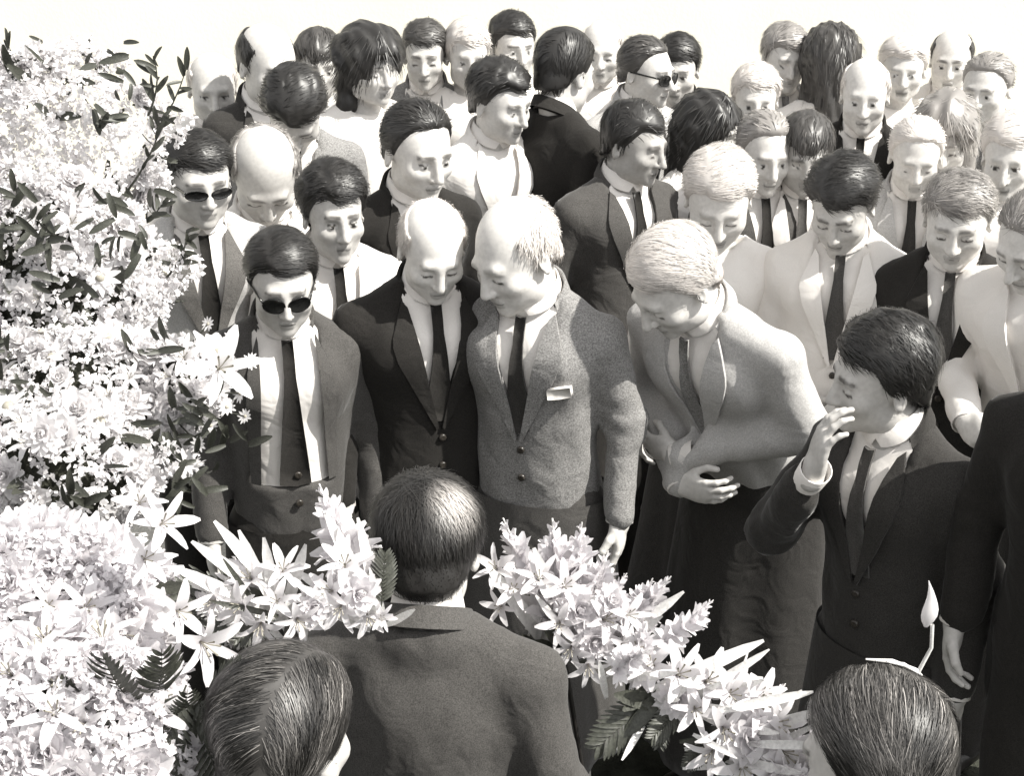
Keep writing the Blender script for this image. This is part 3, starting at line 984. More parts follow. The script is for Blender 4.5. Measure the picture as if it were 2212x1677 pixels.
# second row
P(1082, 222, 4.85, 'dark-haired man in a white jacket looking down towards the right', by=26, hy=22, pitch=0.2, hair='combed', mat='white', tie=None, hs=1.05, skin=0.55)
P(1372, 310, 4.55, 'dark-haired man in a dark grey suit behind the man in tweed', by=30, hy=25, pitch=0.2, hair='short', mat='dark', tie='black', sw=1.15, skin=0.38, hs=1.05)  # lower skin value: the shade over his face is put into the colour
P(1222, 158, 4.95, 'man with dark hair in a black suit turned away from the camera', by=128, hy=10, pitch=0.2, hair='sleek', hc='hair_dark', mat='black', tie=None, hs=1.08, sw=1.1)
P(580, 140, 5.0, 'bald man with dark hair at the side and a dark grey jacket', by=24, hy=18, pitch=0.25, hair='balding', hc='hair_dark', mat='charcoal', hs=1.12, skin=0.56, tie=None)
P(636, 240, 4.55, 'man with thick black hair bending his head right down', by=10, pitch=0.85, lean=0.15, hair='combed', hc='hair_dark', mat='grey', hs=1.05)
P(800, 145, 5.0, 'woman with dark wavy hair in a pale dress', by=24, hy=15, pitch=0.1, hair='wavy', hc='hair_dark', top='dress', mat='white', legs='white', fem=1, hs=1.05, skin=0.55)
P(690, 140, 5.5, 'small pale woman with short dark fringe between two taller heads', by=10, pitch=0.15, hair='fringe', hc='hair_brown', top='dress', mat='pale', legs='pale', fem=1, skin=0.5)
P(918, 120, 5.6, 'young man in a grey jacket behind the wavy-haired woman', by=0, pitch=0.15, hair='short', hc='hair_brown', mat='grey', tie=None)
P(1108, 100, 5.75, 'dark-haired woman in white at the very back', by=12, hy=10, pitch=0.1, hair='short', hc='hair_dark', top='dress', mat='white', legs='white', fem=1, skin=0.55)
P(1398, 155, 5.2, 'man in glasses with brown hair turned to the right', by=30, hy=20, pitch=0.12, hair='receding', hc='hair_brown', mat='pale', tie='black', extra=('glasses',), skin=0.55)
P(1462, 150, 5.6, 'man in a black suit half hidden at the back', by=-10, pitch=0.2, hair='short', hc='hair_dark', mat='black', tie='black')
P(1535, 290, 4.75, 'woman with long dark hair looking to the right', by=40, hy=20, pitch=0.1, hair='long', hc='hair_dark', top='dress', mat='white', legs='white', fem=1, skin=0.55)
P(1632, 215, 5.2, 'pale woman with white hair and dark eyes in white', by=-5, pitch=0.1, hair='short', hc='hair_white', top='dress', mat='white', legs='white', fem=1, eyes='open', skin=0.58)
P(1652, 330, 4.5, 'man in a dark grey jacket behind the pale-haired woman', by=10, pitch=0.25, hair='receding', hc='hair_grey', mat='dark', tie='black', skin=0.56)
P(1792, 135, 5.5, 'woman with long dark hair seen from behind', by=175, pitch=0.05, hair='long', hc='hair_brown', top='dress', mat='white', legs='white', fem=1, hs=1.1)
P(1738, 335, 4.5, 'boy with a dark fringe in a white jacket and dark tie', by=-4, pitch=0.25, hair='fringe', hc='hair_brown', mat='white', tie='dark', hs=0.95, sw=0.9, skin=0.42)
P(1868, 205, 4.95, 'grey-haired man in a black jacket below the long-haired woman', by=-14, pitch=0.15, hair='balding', hc='hair_white', mat='black', tie='black', skin=0.58)
P(1695, 125, 5.6, 'man with grey hair in pale clothes at the back', by=8, pitch=0.2, hair='short', hc='hair_grey', mat='pale', tie='grey', skin=0.55)
P(1950, 150, 5.6, 'pale blond woman in white at the back', by=-12, pitch=0.1, hair='sleek', hc='hair_white', top='dress', mat='white', legs='white', fem=1, skin=0.55)
P(2055, 130, 5.7, 'man in white jacket and dark tie with brown side hair near the top right', by=-20, pitch=0.15, hair='balding', hc='hair_brown', mat='white', tie='charcoal', skin=0.55)
P(2130, 190, 5.3, 'man with grey tie at the upper right edge', by=-25, hy=-10, pitch=0.15, hair='receding', hc='hair_grey', mat='white', tie='grey', legs='pale', skin=0.55)
P(2040, 300, 4.75, 'woman in a pale grey jacket looking down, upper right', by=-18, pitch=0.3, hair='wavy', hc='hair_grey', mat='pale', tie=None, fem=1, skin=0.55)
P(2180, 340, 4.4, 'white-haired woman cut by the right edge', by=-25, pitch=0.2, hair='sleek', hc='hair_white', top='dress', mat='white', legs='white', fem=1, skin=0.55)
P(1978, 338, 4.6, 'white-haired man in a pale jacket and dark tie beside the black jacket', by=-10, pitch=0.3, hair='receding', hc='hair_white', mat='pale', tie='charcoal', skin=0.58)
P(1010, 120, 5.6, 'fair woman in white between the back rows', by=10, pitch=0.15, hair='short', hc='hair_white', top='dress', mat='white', legs='white', fem=1, skin=0.55)
P(1300, 110, 5.8, 'white-haired bald man in white at the back, right of the man turned away', by=-8, pitch=0.15, hair='balding', hc='hair_white', mat='white', tie=None, skin=0.6)
P(460, 190, 5.2, 'man in a pale shirt at the left end of the back row', by=14, pitch=0.2, hair='balding', hc='hair_white', top='shirt', mat='white', tie=None, skin=0.55)


# ------------------------------------------------------------------ flowers
def petal_grid(ln, wd, lift, cup, curl, n=4, ruffle=0.0, seed=0):
    """petal along +x from the origin, facing +z: grid (n+1, 3, 3)"""
    r = np.random.default_rng(seed)
    g = np.zeros((n + 1, 3, 3))
    a = lift
    p = np.array([0.0, 0.0, 0.0])
    for i in range(n + 1):
        t = i / n
        w = wd * 0.5 * (math.sin(math.pi * min(1, 0.12 + 0.80 * t)) ** 0.7) * (1.0 if t < 0.99 else 0.55)
        if i:
            p = p + np.array([math.cos(a), 0, math.sin(a)]) * ln / n
            a += curl / n
        nz = np.array([-math.sin(a), 0, math.cos(a)])
        for j, k in enumerate((-1, 0, 1)):
            g[i, j] = p + np.array([0, k * w, 0]) + nz * (cup * w * abs(k) + ruffle * r.normal() * t)
    return g


def gather(parts):
    """parts: list of (grid or (V, F), 4x4 or 3x3 matrix, offset, material index)"""
    V, F, MI, o = [], [], [], 0
    for g, Rm, off, mi in parts:
        if isinstance(g, tuple):
            v, f = g
        else:
            n, m = g.shape[:2]
            v = g.reshape(-1, 3)
            f = np.array([(i * m + j, (i + 1) * m + j, (i + 1) * m + j + 1, i * m + j + 1) for i in range(n - 1) for j in range(m - 1)])
        V.append(v @ np.asarray(Rm).T + np.asarray(off))
        F.append(f + o)
        MI.append(np.full(len(f), mi))
        o += len(v)
    return np.concatenate(V), np.concatenate(F), np.concatenate(MI)


def mesh_of(name, parts, mats):
    V, F, MI = gather(parts)
    me = make_mesh(name, V, F.astype(np.int32))
    for m in mats:
        me.materials.append(M[m])
    me.polygons.foreach_set('material_index', MI.astype(np.int32))
    return me


def tube(pts, rad, m=6):
    pts = np.asarray(pts, float)
    rg = []
    for i, p in enumerate(pts):
        d = pts[min(i + 1, len(pts) - 1)] - pts[max(i - 1, 0)]
        fr = frame(d, (0.31, 0.9, 0.21))
        a = np.linspace(0, 2 * math.pi, m + 1)[:-1]
        rr = rad[i] if hasattr(rad, '__len__') else rad
        rg.append(np.stack([rr * np.cos(a), rr * np.sin(a), 0 * a], 1) @ fr.T + p)
    return ring_loft(np.stack(rg))


def knob(r, n=8):
    a = np.linspace(0, 2 * math.pi, n + 1)[:-1]
    return ring_loft(np.stack([np.stack([rr * r * np.cos(a), rr * r * np.sin(a), np.full(n, z * r)], 1) for rr, z in ((0.9, -0.3), (1.0, 0.1), (0.8, 0.5), (0.4, 0.75), (0.02, 0.8))]))


def mum(seed, pm):
    r = np.random.default_rng(seed)
    L = []
    for k, (n, lift, ln, wd) in enumerate(((13, -0.05, 1.0, 0.42), (12, 0.30, 0.95, 0.40), (10, 0.65, 0.82, 0.36), (8, 0.98, 0.66, 0.32), (6, 1.25, 0.5, 0.28))):
        for i in range(n):
            g = petal_grid(ln * r.uniform(0.88, 1.1), wd, lift + r.normal() * 0.09, 0.35, 0.55 + 0.2 * k, 4, 0.02, seed * 99 + k * 20 + i)
            L.append((g, rz(2 * math.pi * (i + 0.5 * k) / n + r.normal() * 0.08), (0, 0, 0.02 * k), 0))
    L.append((knob(0.16), np.eye(3), (0, 0, 0.05), 1))
    return mesh_of('chrysanthemum', L, (pm, 'centre'))


def carnation(seed, pm):
    r = np.random.default_rng(seed)
    L = []
    for k, (n, lift, ln) in enumerate(((8, 0.12, 1.0), (8, 0.5, 0.92), (7, 0.85, 0.8), (6, 1.15, 0.66), (4, 1.4, 0.5))):
        for i in range(n):
            g = petal_grid(ln * r.uniform(0.9, 1.1), 0.78, lift + r.normal() * 0.08, 0.22, 0.5, 4, 0.055, seed * 77 + k * 20 + i)
            L.append((g, rz(2 * math.pi * (i + 0.37 * k) / n + r.normal() * 0.12), (0, 0, 0.0), 0))
    return mesh_of('carnation', L, (pm,))


def lily(seed, pm):
    r = np.random.default_rng(seed)
    L = []
    for i in range(6):
        g = petal_grid(1.25, 0.36 if i % 2 else 0.26, 1.05, 0.30, -1.2, 6, 0.02, seed * 31 + i)
        L.append((g, rz(2 * math.pi * i / 6 + r.normal() * 0.06), (0, 0, 0), 0))
    for i in range(5):
        a = 2 * math.pi * i / 5
        L.append((tube([(0, 0, 0), (0.06 * math.cos(a), 0.06 * math.sin(a), 0.4), (0.2 * math.cos(a), 0.2 * math.sin(a), 0.75)], (0.012, 0.012, 0.03), 5), np.eye(3), (0, 0, 0), 1))
    return mesh_of('lily', L, (pm, 'centre'))


def aster(seed, pm):
    r = np.random.default_rng(seed)
    L = []
    for i in range(11):
        g = petal_grid(r.uniform(0.9, 1.1), 0.34, 0.15 + r.normal() * 0.1, 0.2, 0.1, 3, 0.02, seed * 51 + i)
        L.append((g, rz(2 * math.pi * i / 11), (0, 0, 0), 0))
    L.append((knob(0.24), np.eye(3), (0, 0, 0.02), 1))
    return mesh_of('aster', L, (pm, 'centre'))


def gladiolus(seed, pm):
    """upright spike of unit length along +z"""
    r = np.random.default_rng(seed)
    bend = r.normal() * 0.05
    ax = lambda t: np.array([bend * t * t, bend * 0.5 * t * t, t])
    L = [(tube([ax(t) for t in np.linspace(0, 1, 7)], np.linspace(0.018, 0.006, 7), 6), np.eye(3), (0, 0, 0), 1)]
    n = 13
    for i in range(n):
        t = 0.28 + 0.70 * i / n
        size = (0.24 if i < 7 else 0.24 - 0.03 * (i - 6)) * r.uniform(0.9, 1.1)
        yaw = (i % 2) * math.pi + r.normal() * 0.5
        op = max(0.15, 1.0 - 0.11 * i)
        Rf = rz(yaw) @ ry(0.9 - 0.045 * i)
        for k in range(6 if i < 10 else 3):
            g = petal_grid(size, size * 0.42, 1.25 - 0.30 * op, 0.35, -1.1 * op, 4, 0.006, seed * 13 + i * 7 + k)
            L.append((g, Rf @ rz(2 * math.pi * k / (6 if i < 10 else 3)), ax(t), 0))
    return mesh_of('gladiolus', L, (pm, 'leaf_pale'))


def leaf(seed, mat_, wd=0.22, curl=-0.6, n=6):
    g = petal_grid(1.0, wd, 0.25, 0.45, curl, n, 0.006, seed)
    return mesh_of('leaf', [(g, np.eye(3), (0, 0, 0), 0)], (mat_,))


def frond(seed, mat_, pairs=13):
    r = np.random.default_rng(seed)
    c = r.uniform(-0.9, -0.4)
    pts = [np.array([0.0, 0.0, 0.0])]
    a = 0.35
    for i in range(12):
        pts.append(pts[-1] + np.array([math.cos(a), 0, math.sin(a)]) / 12)
        a += c / 12
    pts = np.array(pts)
    L = [(tube(pts, np.linspace(0.012, 0.004, 13), 5), np.eye(3), (0, 0, 0), 0)]
    for i in range(pairs):
        t = 0.12 + 0.86 * i / pairs
        p = np.array([np.interp(t, np.linspace(0, 1, 13), pts[:, k]) for k in range(3)])
        ln = 0.34 * math.sin(math.pi * (0.18 + 0.72 * t))
        for s in (-1, 1):
            g = petal_grid(ln, 0.055, 0.12 + r.normal() * 0.1, 0.3, -0.5, 4, 0.0, seed + i)
            L.append((g, rz(s * (0.95 - 0.35 * t)), p, 0))
    return mesh_of('frond', L, (mat_,))


FL = {}
for pm in ('petal', 'petal_lilac'):
    FL[pm] = dict(mum=[mum(i, pm) for i in range(3)], carnation=[carnation(i, pm) for i in range(3)], lily=[lily(i, pm) for i in range(3)],
                  aster=[aster(i, pm) for i in range(2)], gladiolus=[gladiolus(i, pm) for i in range(4)])
LEAF = dict(leaf=[leaf(i, 'leaf', 0.26, -0.7 + 0.3 * i) for i in range(3)], blade=[leaf(i + 5, 'leaf', 0.09, -0.9 + 0.4 * i) for i in range(3)],
            pale_blade=[leaf(i + 9, 'leaf_pale', 0.11, -0.35 + 0.25 * i) for i in range(3)], frond=[frond(i, 'leaf') for i in range(3)], pale_frond=[frond(i + 3, 'leaf_pale') for i in range(2)])


def place(name, me, parent, pos, zdir=None, xdir=None, size=1.0, rr=None):
    """flowers face along zdir; leaves and fronds run along xdir"""
    r = rr or random
    o = bpy.data.objects.new(name, me)
    COL.objects.link(o)
    o.parent = parent
    if xdir is not None:
        x = Vector(xdir).normalized()
        up = Vector(zdir if zdir is not None else (0, -0.4, 1)).normalized()
        y = up.cross(x)
        if y.length < 1e-3:
            y = Vector((0, 1, 0)).cross(x)
        y.normalize()
        z = x.cross(y)
        m = Matrix((x, y, z)).transposed()
    else:
        q = Vector(zdir).normalized().to_track_quat('Z', 'Y')
        m = q.to_matrix() @ Matrix.Rotation(r.uniform(0, 6.283), 3, 'Z')
    o.matrix_local = Matrix.Translation(Vector(pos)) @ m.to_4x4() @ Matrix.Scale(size, 4)
    return o


def arrangement(label, base, group='white floral tributes', name='floral_arrangement'):
    e = bpy.data.objects.new(name, None)
    COL.objects.link(e)
    e.empty_display_size = 0.1
    e.location = base
    tag(e, label, 'flowers', group)
    return e


def stand(parent, base, top, spread=0.16):
    legs = []
    for a in (0.5, 2.6, 4.7):
        f = np.array([base[0] + spread * math.cos(a), base[1] + spread * math.sin(a), ground_z(base[1]) + 0.0])
        v, fc = tube([f - base, np.array(top) - base], 0.005, 6)
        legs.append(link('stand_leg', make_mesh('stand_leg', v, fc), M['leather'], parent))
    return legs


def blobs_fill(root, base, blobs, n, spacing, kinds, sizes, pm, seed, face=(0, -0.55, 0.35), leaves=60, leaf_size=(0.09, 0.15), jitter=0.35, leafkinds=('leaf',), back=-0.55, sprigs=0, core_from=0):
    """flowers spread over the outside of a few overlapping ellipsoids"""
    r = random.Random(seed)
    C = [(ray_point(px, py, d), np.array(rad)) for px, py, d, rad in blobs]
    area = np.array([c[1][0] * c[1][2] for c in C])
    got = []
    tries = 0
    while len(got) < n and tries < n * 60:
        tries += 1
        k = r.choices(range(len(C)), area)[0]
        c, rad = C[k]
        u = np.array([r.gauss(0, 1) for _ in range(3)]); u /= np.linalg.norm(u)
        if u[1] > -back:
            continue
        p = c + u * rad * r.uniform(0.92, 1.06)
        if any(np.linalg.norm((p - c2) / r2) < 0.88 for i2, (c2, r2) in enumerate(C) if i2 != k):
            continue
        if any(np.linalg.norm(p - g) < spacing for g in got):
            continue
        if k < core_from and r.random() < 0.55:
            got.append(p)
            continue
        got.append(p)
        nrm = u / rad; nrm /= np.linalg.norm(nrm)
        z = nrm * 0.8 + np.array(face) + np.array([r.gauss(0, jitter) for _ in range(3)])
        kd = r.choice(kinds)
        place({'mum': 'chrysanthemum'}.get(kd, kd), r.choice(FL[pm][kd]), root, p - base, z, None, r.uniform(*sizes), r)
    for i in range(leaves):
        k = r.choices(range(len(C)), area)[0]
        c, rad = C[k]
        u = np.array([r.gauss(0, 1) for _ in range(3)]); u /= np.linalg.norm(u)
        if u[1] > -back:
            u[1] = -u[1]
        p = c + u * rad * 0.86
        x = u * 0.9 + np.array([r.gauss(0, 0.6), r.gauss(0, 0.3) - 0.2, r.gauss(0, 0.6)])
        lk = r.choice(leafkinds)
        place('frond' if 'frond' in lk else 'leaf', r.choice(LEAF[lk]), root, p - base, (r.gauss(0, 0.4), -0.8, 0.5), x, r.uniform(*leaf_size), r)
    if sprigs:
        # uncountable small blossom between the blooms
        g = np.random.default_rng(seed)
        ks = g.choice(len(C), sprigs, p=area / area.sum())
        u = g.normal(size=(sprigs, 3)); u /= np.linalg.norm(u, axis=1)[:, None]
        u[:, 1] = -np.abs(u[:, 1]) + 0.15; u /= np.linalg.norm(u, axis=1)[:, None]
        cc = np.array([C[k][0] for k in ks]) - base
        rd = np.array([C[k][1] for k in ks])
        clump = 1 + 0.22 * wavy(u * 1.0, 8, seed)
        pos = cc + u * rd * (clump * g.uniform(0.90, 1.10, sprigs))[:, None]
        sz = g.uniform(0.007, 0.016, sprigs)
        QV = np.zeros((sprigs, 4, 4, 3))
        for j in range(4):
            t = g.normal(size=(sprigs, 3)) + u * 0.3; t /= np.linalg.norm(t, axis=1)[:, None]
            w = np.cross(t, u + g.normal(size=(sprigs, 3)) * 0.5); w /= np.linalg.norm(w, axis=1)[:, None] + 1e-6
            QV[:, j, 0] = pos
            QV[:, j, 1] = pos + (t * 0.6 + w * 0.42) * sz[:, None]
            QV[:, j, 2] = pos + t * 1.15 * sz[:, None]
            QV[:, j, 3] = pos + (t * 0.6 - w * 0.42) * sz[:, None]
        o = link('small_blossom', make_mesh('small_blossom', QV.reshape(-1, 3), np.arange(sprigs * 16, dtype=np.int32).reshape(-1, 4), smooth=False), M[pm], root)
        o['kind'] = 'stuff'
    # dark moss core that the stems are pushed into
    Vs, Fs, o = [], [], 0

    def core(P):
        dd = None
        for c, rad in C[core_from:]:
            e_ = ell(P, c - base, rad * 0.80)
            dd = e_ if dd is None else smin(dd, e_, 0.04)
        return dd + wavy(P, 70, seed, 0.006)
    lo = np.min([c - base - rad for c, rad in C], 0); hi = np.max([c - base + rad for c, rad in C], 0)
    v, f = nets(core, lo, hi, 0.022)
    link('moss_core', make_mesh('moss_core', v, f), M['moss'], root)
    return got


M['moss'] = new_mat('dark_moss', (0.035, 0.036, 0.028), 0.95, 0.1, 0.0, (80, 0.5, 1.5, 4), (120, 0.8, 0.01))


def start(px, py, d):
    p = ray_point(px, py, d)
    return np.array([p[0], p[1], ground_z(p[1])])


# tall bank of flowers at the left
B0 = start(220, 700, 2.95)
A1 = arrangement('tall standing bank of white chrysanthemums and carnations at the left of the crowd', B0)
blobs_fill(A1, B0, [(150, 300, 3.25, (0.21, 0.12, 0.20)), (60, 330, 3.2, (0.14, 0.10, 0.20)), (110, 620, 3.0, (0.24, 0.16, 0.24)), (235, 640, 3.0, (0.085, 0.11, 0.2)), (180, 900, 2.75, (0.22, 0.15, 0.19)), (400, 830, 2.75, (0.075, 0.08, 0.09)), (120, 1010, 2.5, (0.18, 0.13, 0.14))],
           300, 0.040, ('mum', 'mum', 'carnation', 'lily', 'aster'), (0.026, 0.050), 'petal', 3, leaves=110, leaf_size=(0.06, 0.11), leafkinds=('leaf', 'leaf', 'blade'), sprigs=11000, core_from=2)
stand(A1, B0, ray_point(200, 900, 2.8))
# small white sprays sticking out of the bank towards the black robe
rr_ = random.Random(5)
for px, py, d in ((470, 760, 2.75), (505, 800, 2.75), (450, 700, 2.8), (520, 850, 2.7), (490, 880, 2.7), (455, 920, 2.65), (530, 900, 2.7), (430, 960, 2.6), (400, 1000, 2.6), (500, 730, 2.8), (540, 780, 2.75), (470, 840, 2.7)):
    p = ray_point(px, py, d) - B0
    q = ray_point(330, 880, 2.8) - B0
    v, f = tube([q, (p + q) / 2 + np.array([0, -0.01, 0.02]), p], 0.002, 5)
    link('stem', make_mesh('stem', v, f), M['leaf'], A1)
    place('aster', rr_.choice(FL['petal']['aster']), A1, p, (rr_.gauss(0, .5), -0.9, 0.5), None, rr_.uniform(0.015, 0.030), rr_)
p = ray_point(470, 800, 2.62) - B0
place('lily', FL['petal']['lily'][0], A1, p, (0.35, -0.7, 0.45), None, 0.085, rr_)

for px, py, d, n, sp in ((20, 450, 2.9, 9, 28), (20, 540, 2.9, 6, 24), (85, 480, 2.85, 7, 24), (110, 530, 2.85, 7, 24), (240, 140, 3.12, 5, 24), (290, 165, 3.12, 4, 20), (215, 230, 3.1, 5, 22), (270, 265, 3.1, 5, 22), (235, 440, 2.9, 7, 24), (265, 540, 2.88, 8, 26),
                         (310, 520, 2.9, 4, 20), (145, 730, 2.8, 6, 26), (120, 620, 2.82, 4, 20), (15, 720, 2.7, 7, 26), (10, 800, 2.6, 8, 28), (70, 840, 2.55, 8, 26), (330, 430, 3.0, 4, 20), (250, 760, 2.75, 4, 22), (350, 740, 2.75, 4, 18), (380, 940, 2.6, 6, 24), (420, 900, 2.62, 5, 22), (450, 870, 2.68, 8, 24), (485, 940, 2.66, 8, 24), (420, 1000, 2.55, 8, 26), (395, 1080, 2.45, 8, 24), (300, 960, 2.6, 5, 24), (170, 1090, 2.3, 6, 26)):
    for i in range(n):
        q = ray_point(px + rr_.gauss(0, sp), py + rr_.gauss(0, sp), d - 0.03 + rr_.uniform(-0.03, 0.03)) - B0
        place('leaf', rr_.choice(LEAF['leaf']), A1, q, (rr_.gauss(0, 0.4), -0.9, 0.4), (rr_.gauss(0, 0.9), -0.25, rr_.gauss(0, 0.9)), rr_.uniform(0.035, 0.065), rr_)
# leafy twigs reaching above and beside the bank
for x0, y0, x1, y1, d in ((300, 330, 400, 150, 3.2), (250, 300, 190, 110, 3.25), (270, 420, 350, 250, 3.15), (250, 520, 350, 440, 3.05), (150, 250, 90, 90, 3.25), (60, 250, 10, 90, 3.2), (360, 600, 400, 500, 3.0), (320, 250, 330, 120, 3.2)):
    pts = [ray_point(x0 + (x1 - x0) * t + 14 * math.sin(3 * t), y0 + (y1 - y0) * t, d) - B0 for t in np.linspace(0, 1, 6)]
    v, f = tube(pts, np.linspace(0.003, 0.001, 6), 5)
    link('twig', make_mesh('twig', v, f), M['leaf'], A1)
    for i in range(11):
        t = 0.25 + 0.75 * i / 10
        q = np.array([np.interp(t, np.linspace(0, 1, 6), [p[k] for p in pts]) for k in range(3)])
        place('leaf', rr_.choice(LEAF['leaf']), A1, q, (rr_.gauss(0, 0.5), -0.8, 0.4), np.array([(x1 - x0) / 150 + rr_.gauss(0, 0.8), rr_.gauss(-0.2, 0.3), 0.5 + rr_.gauss(0, 0.6)]), rr_.uniform(0.03, 0.055), rr_)

# lower, nearer mass
B1 = start(110, 1400, 1.85)
A2 = arrangement('low mound of large lilac-white blooms filling the bottom left corner', B1)
blobs_fill(A2, B1, [(60, 1330, 1.95, (0.19, 0.13, 0.14)), (110, 1600, 1.75, (0.20, 0.14, 0.15)), (230, 1330, 1.95, (0.085, 0.09, 0.10)), (250, 1530, 1.8, (0.075, 0.09, 0.09))],
           210, 0.036, ('mum', 'mum', 'carnation', 'lily'), (0.034, 0.058), 'petal_lilac', 8, leaves=30, leaf_size=(0.05, 0.09), sprigs=9000)
stand(A2, B1, ray_point(110, 1560, 1.85), 0.12)
for px, py, sz, zd in ((345, 1135, 0.050, (0.5, -0.6, 0.5)), (430, 1385, 0.060, (0.6, -0.7, 0.1)), (310, 1210, 0.045, (0.4, -0.7, 0.5)), (380, 1320, 0.05, (0.5, -0.7, 0.3)), (340, 1440, 0.05, (0.4, -0.8, 0.2)), (300, 1090, 0.04, (0.3, -0.7, 0.6))):
    place('lily', FL['petal_lilac']['lily'][int(px) % 3], A2, ray_point(px, py, 1.86) - B1, zd, None, sz, rr_)
for i in range(14):
    px, py = 250 + 15 * i + rr_.uniform(-15, 15), 1480 + rr_.uniform(-20, 160)
    place('frond', LEAF['frond'][i % 3], A2, ray_point(px, py, 1.72 + 0.02 * rr_.random()) - B1, (rr_.gauss(0, 0.4), -0.9, 0.3), (rr_.gauss(0.3, 0.7), -0.3, rr_.choice((-1, 0.7))), rr_.uniform(0.10, 0.16), rr_)

place('chrysanthemum', FL['petal']['mum'][0], A1, ray_point(92, 935, 2.35) - B0, (0.2, -0.95, 0.35), None, 0.044, rr_)


def fan(root, base, hub, tips, kinds, d_tip=0.0, pm='petal', seed=1):
    """gladiolus spikes, blades or fronds from a hub to the tips"""
    r = random.Random(seed)
    for (px, py, d, kd) in tips:
        p = ray_point(px, py, d)
        h = hub + np.array([r.gauss(0, 0.012), r.gauss(0, 0.012), r.gauss(0, 0.012)])
        v = p - h
        L = float(np.linalg.norm(v))
        if kd == 'gladiolus':
            place('gladiolus', r.choice(FL[pm]['gladiolus']), root, h - base, v, None, L, r)
        else:
            place('frond' if 'frond' in kd else 'leaf', r.choice(LEAF[kd]), root, h - base, (0.2, -0.8, 0.5), v, L * 1.03, r)


def cluster(root, base, items, pm, seed):
    r = random.Random(seed)
    for px, py, d, kd, size, zd in items:
        place({'mum': 'chrysanthemum'}.get(kd, kd), r.choice(FL[pm][kd]), root, ray_point(px, py, d) - base, zd, None, size, r)


# spray with blades and lilies left of the man in the grey suit
B3 = start(620, 1330, 2.02)
A4 = arrangement('spray of white lilies and thin pale blades between the two nearest dark heads', B3)
hub = ray_point(600, 1330, 2.02)
fan(A4, B3, hub, [(462, 1128, 2.03, 'pale_blade'), (510, 1140, 2.05, 'pale_blade'), (400, 1165, 2.0, 'pale_blade'), (560, 1135, 2.03, 'pale_blade'), (370, 1225, 1.98, 'pale_blade'), (370, 1280, 1.98, 'frond'), (440, 1360, 1.96, 'frond'), (500, 1390, 1.95, 'frond'), (668, 1135, 2.03, 'pale_blade'), (360, 1330, 1.98, 'blade'), (430, 1300, 1.98, 'pale_frond')], None, seed=2)
hub2 = ray_point(815, 1345, 2.02)
fan(A4, B3, hub2, [(690, 1045, 2.1, 'gladiolus'), (700, 1110, 2.08, 'pale_blade'), (770, 1120, 2.08, 'pale_blade'), (830, 1190, 2.05, 'frond'), (640, 1240, 2.05, 'pale_blade')], None, 0, 'petal_lilac', 4)
cluster(A4, B3, [(545, 1253, 2.0, 'lily', 0.042, (-0.2, -0.7, 0.7)), (610, 1238, 2.0, 'lily', 0.042, (0.2, -0.6, 0.8)), (660, 1288, 2.0, 'lily', 0.040, (0.4, -0.7, 0.4)), (600, 1301, 1.96, 'lily', 0.038, (0, -0.8, 0.6)),
                 (530, 1308, 1.96, 'lily', 0.042, (-0.4, -0.8, 0.3)), (475, 1298, 1.97, 'lily', 0.038, (-0.6, -0.7, 0.3)), (640, 1334, 1.95, 'lily', 0.042, (0.3, -0.8, 0.0)), (565, 1340, 1.94, 'lily', 0.040, (0, -0.9, -0.2)),
                 (745, 1228, 2.0, 'lily', 0.046, (0.1, -0.6, 0.8)), (720, 1278, 1.98, 'lily', 0.040, (-0.3, -0.8, 0.5)), (775, 1283, 1.98, 'mum', 0.040, (0.3, -0.8, 0.4)), (790, 1321, 1.97, 'lily', 0.038, (0.3, -0.8, -0.2)),
                 (740, 1305, 1.97, 'lily', 0.042, (-0.1, -0.9, 0)), (825, 1331, 1.97, 'lily', 0.025, (0.1, -0.8, 0.3)), (505, 1263, 2.0, 'lily', 0.029, (-0.2, -0.7, 0.7)), (680, 1314, 1.96, 'mum', 0.034, (0.2, -0.9, 0.3))], 'petal_lilac', 5)
def blades(root, base, c, spread, n, seed, up=(0, 0, 1)):
    r = random.Random(seed)
    for i in range(n):
        h = c + np.array([r.gauss(0, spread), r.gauss(0, 0.02), r.gauss(0, spread * 0.5)])
        v = np.array(up, float) + np.array([r.gauss(0, 0.55), r.gauss(-0.2, 0.3), r.gauss(0, 0.35)])
        k = r.choice(('pale_blade', 'pale_blade', 'gladiolus', 'blade'))
        if k == 'gladiolus':
            place('gladiolus', r.choice(FL['petal_lilac']['gladiolus']), root, h - base, v, None, r.uniform(0.09, 0.15), r)
        else:
            place('leaf', r.choice(LEAF[k]), root, h - base, (0.2, -0.8, 0.5), v, r.uniform(0.08, 0.15), r)


blades(A4, B3, hub + np.array([-0.02, 0, 0.0]), 0.05, 22, 31, (-0.5, 0, 0.8))
blades(A4, B3, hub2, 0.025, 10, 32, (-0.3, 0, 0.9))
stand(A4, B3, hub)
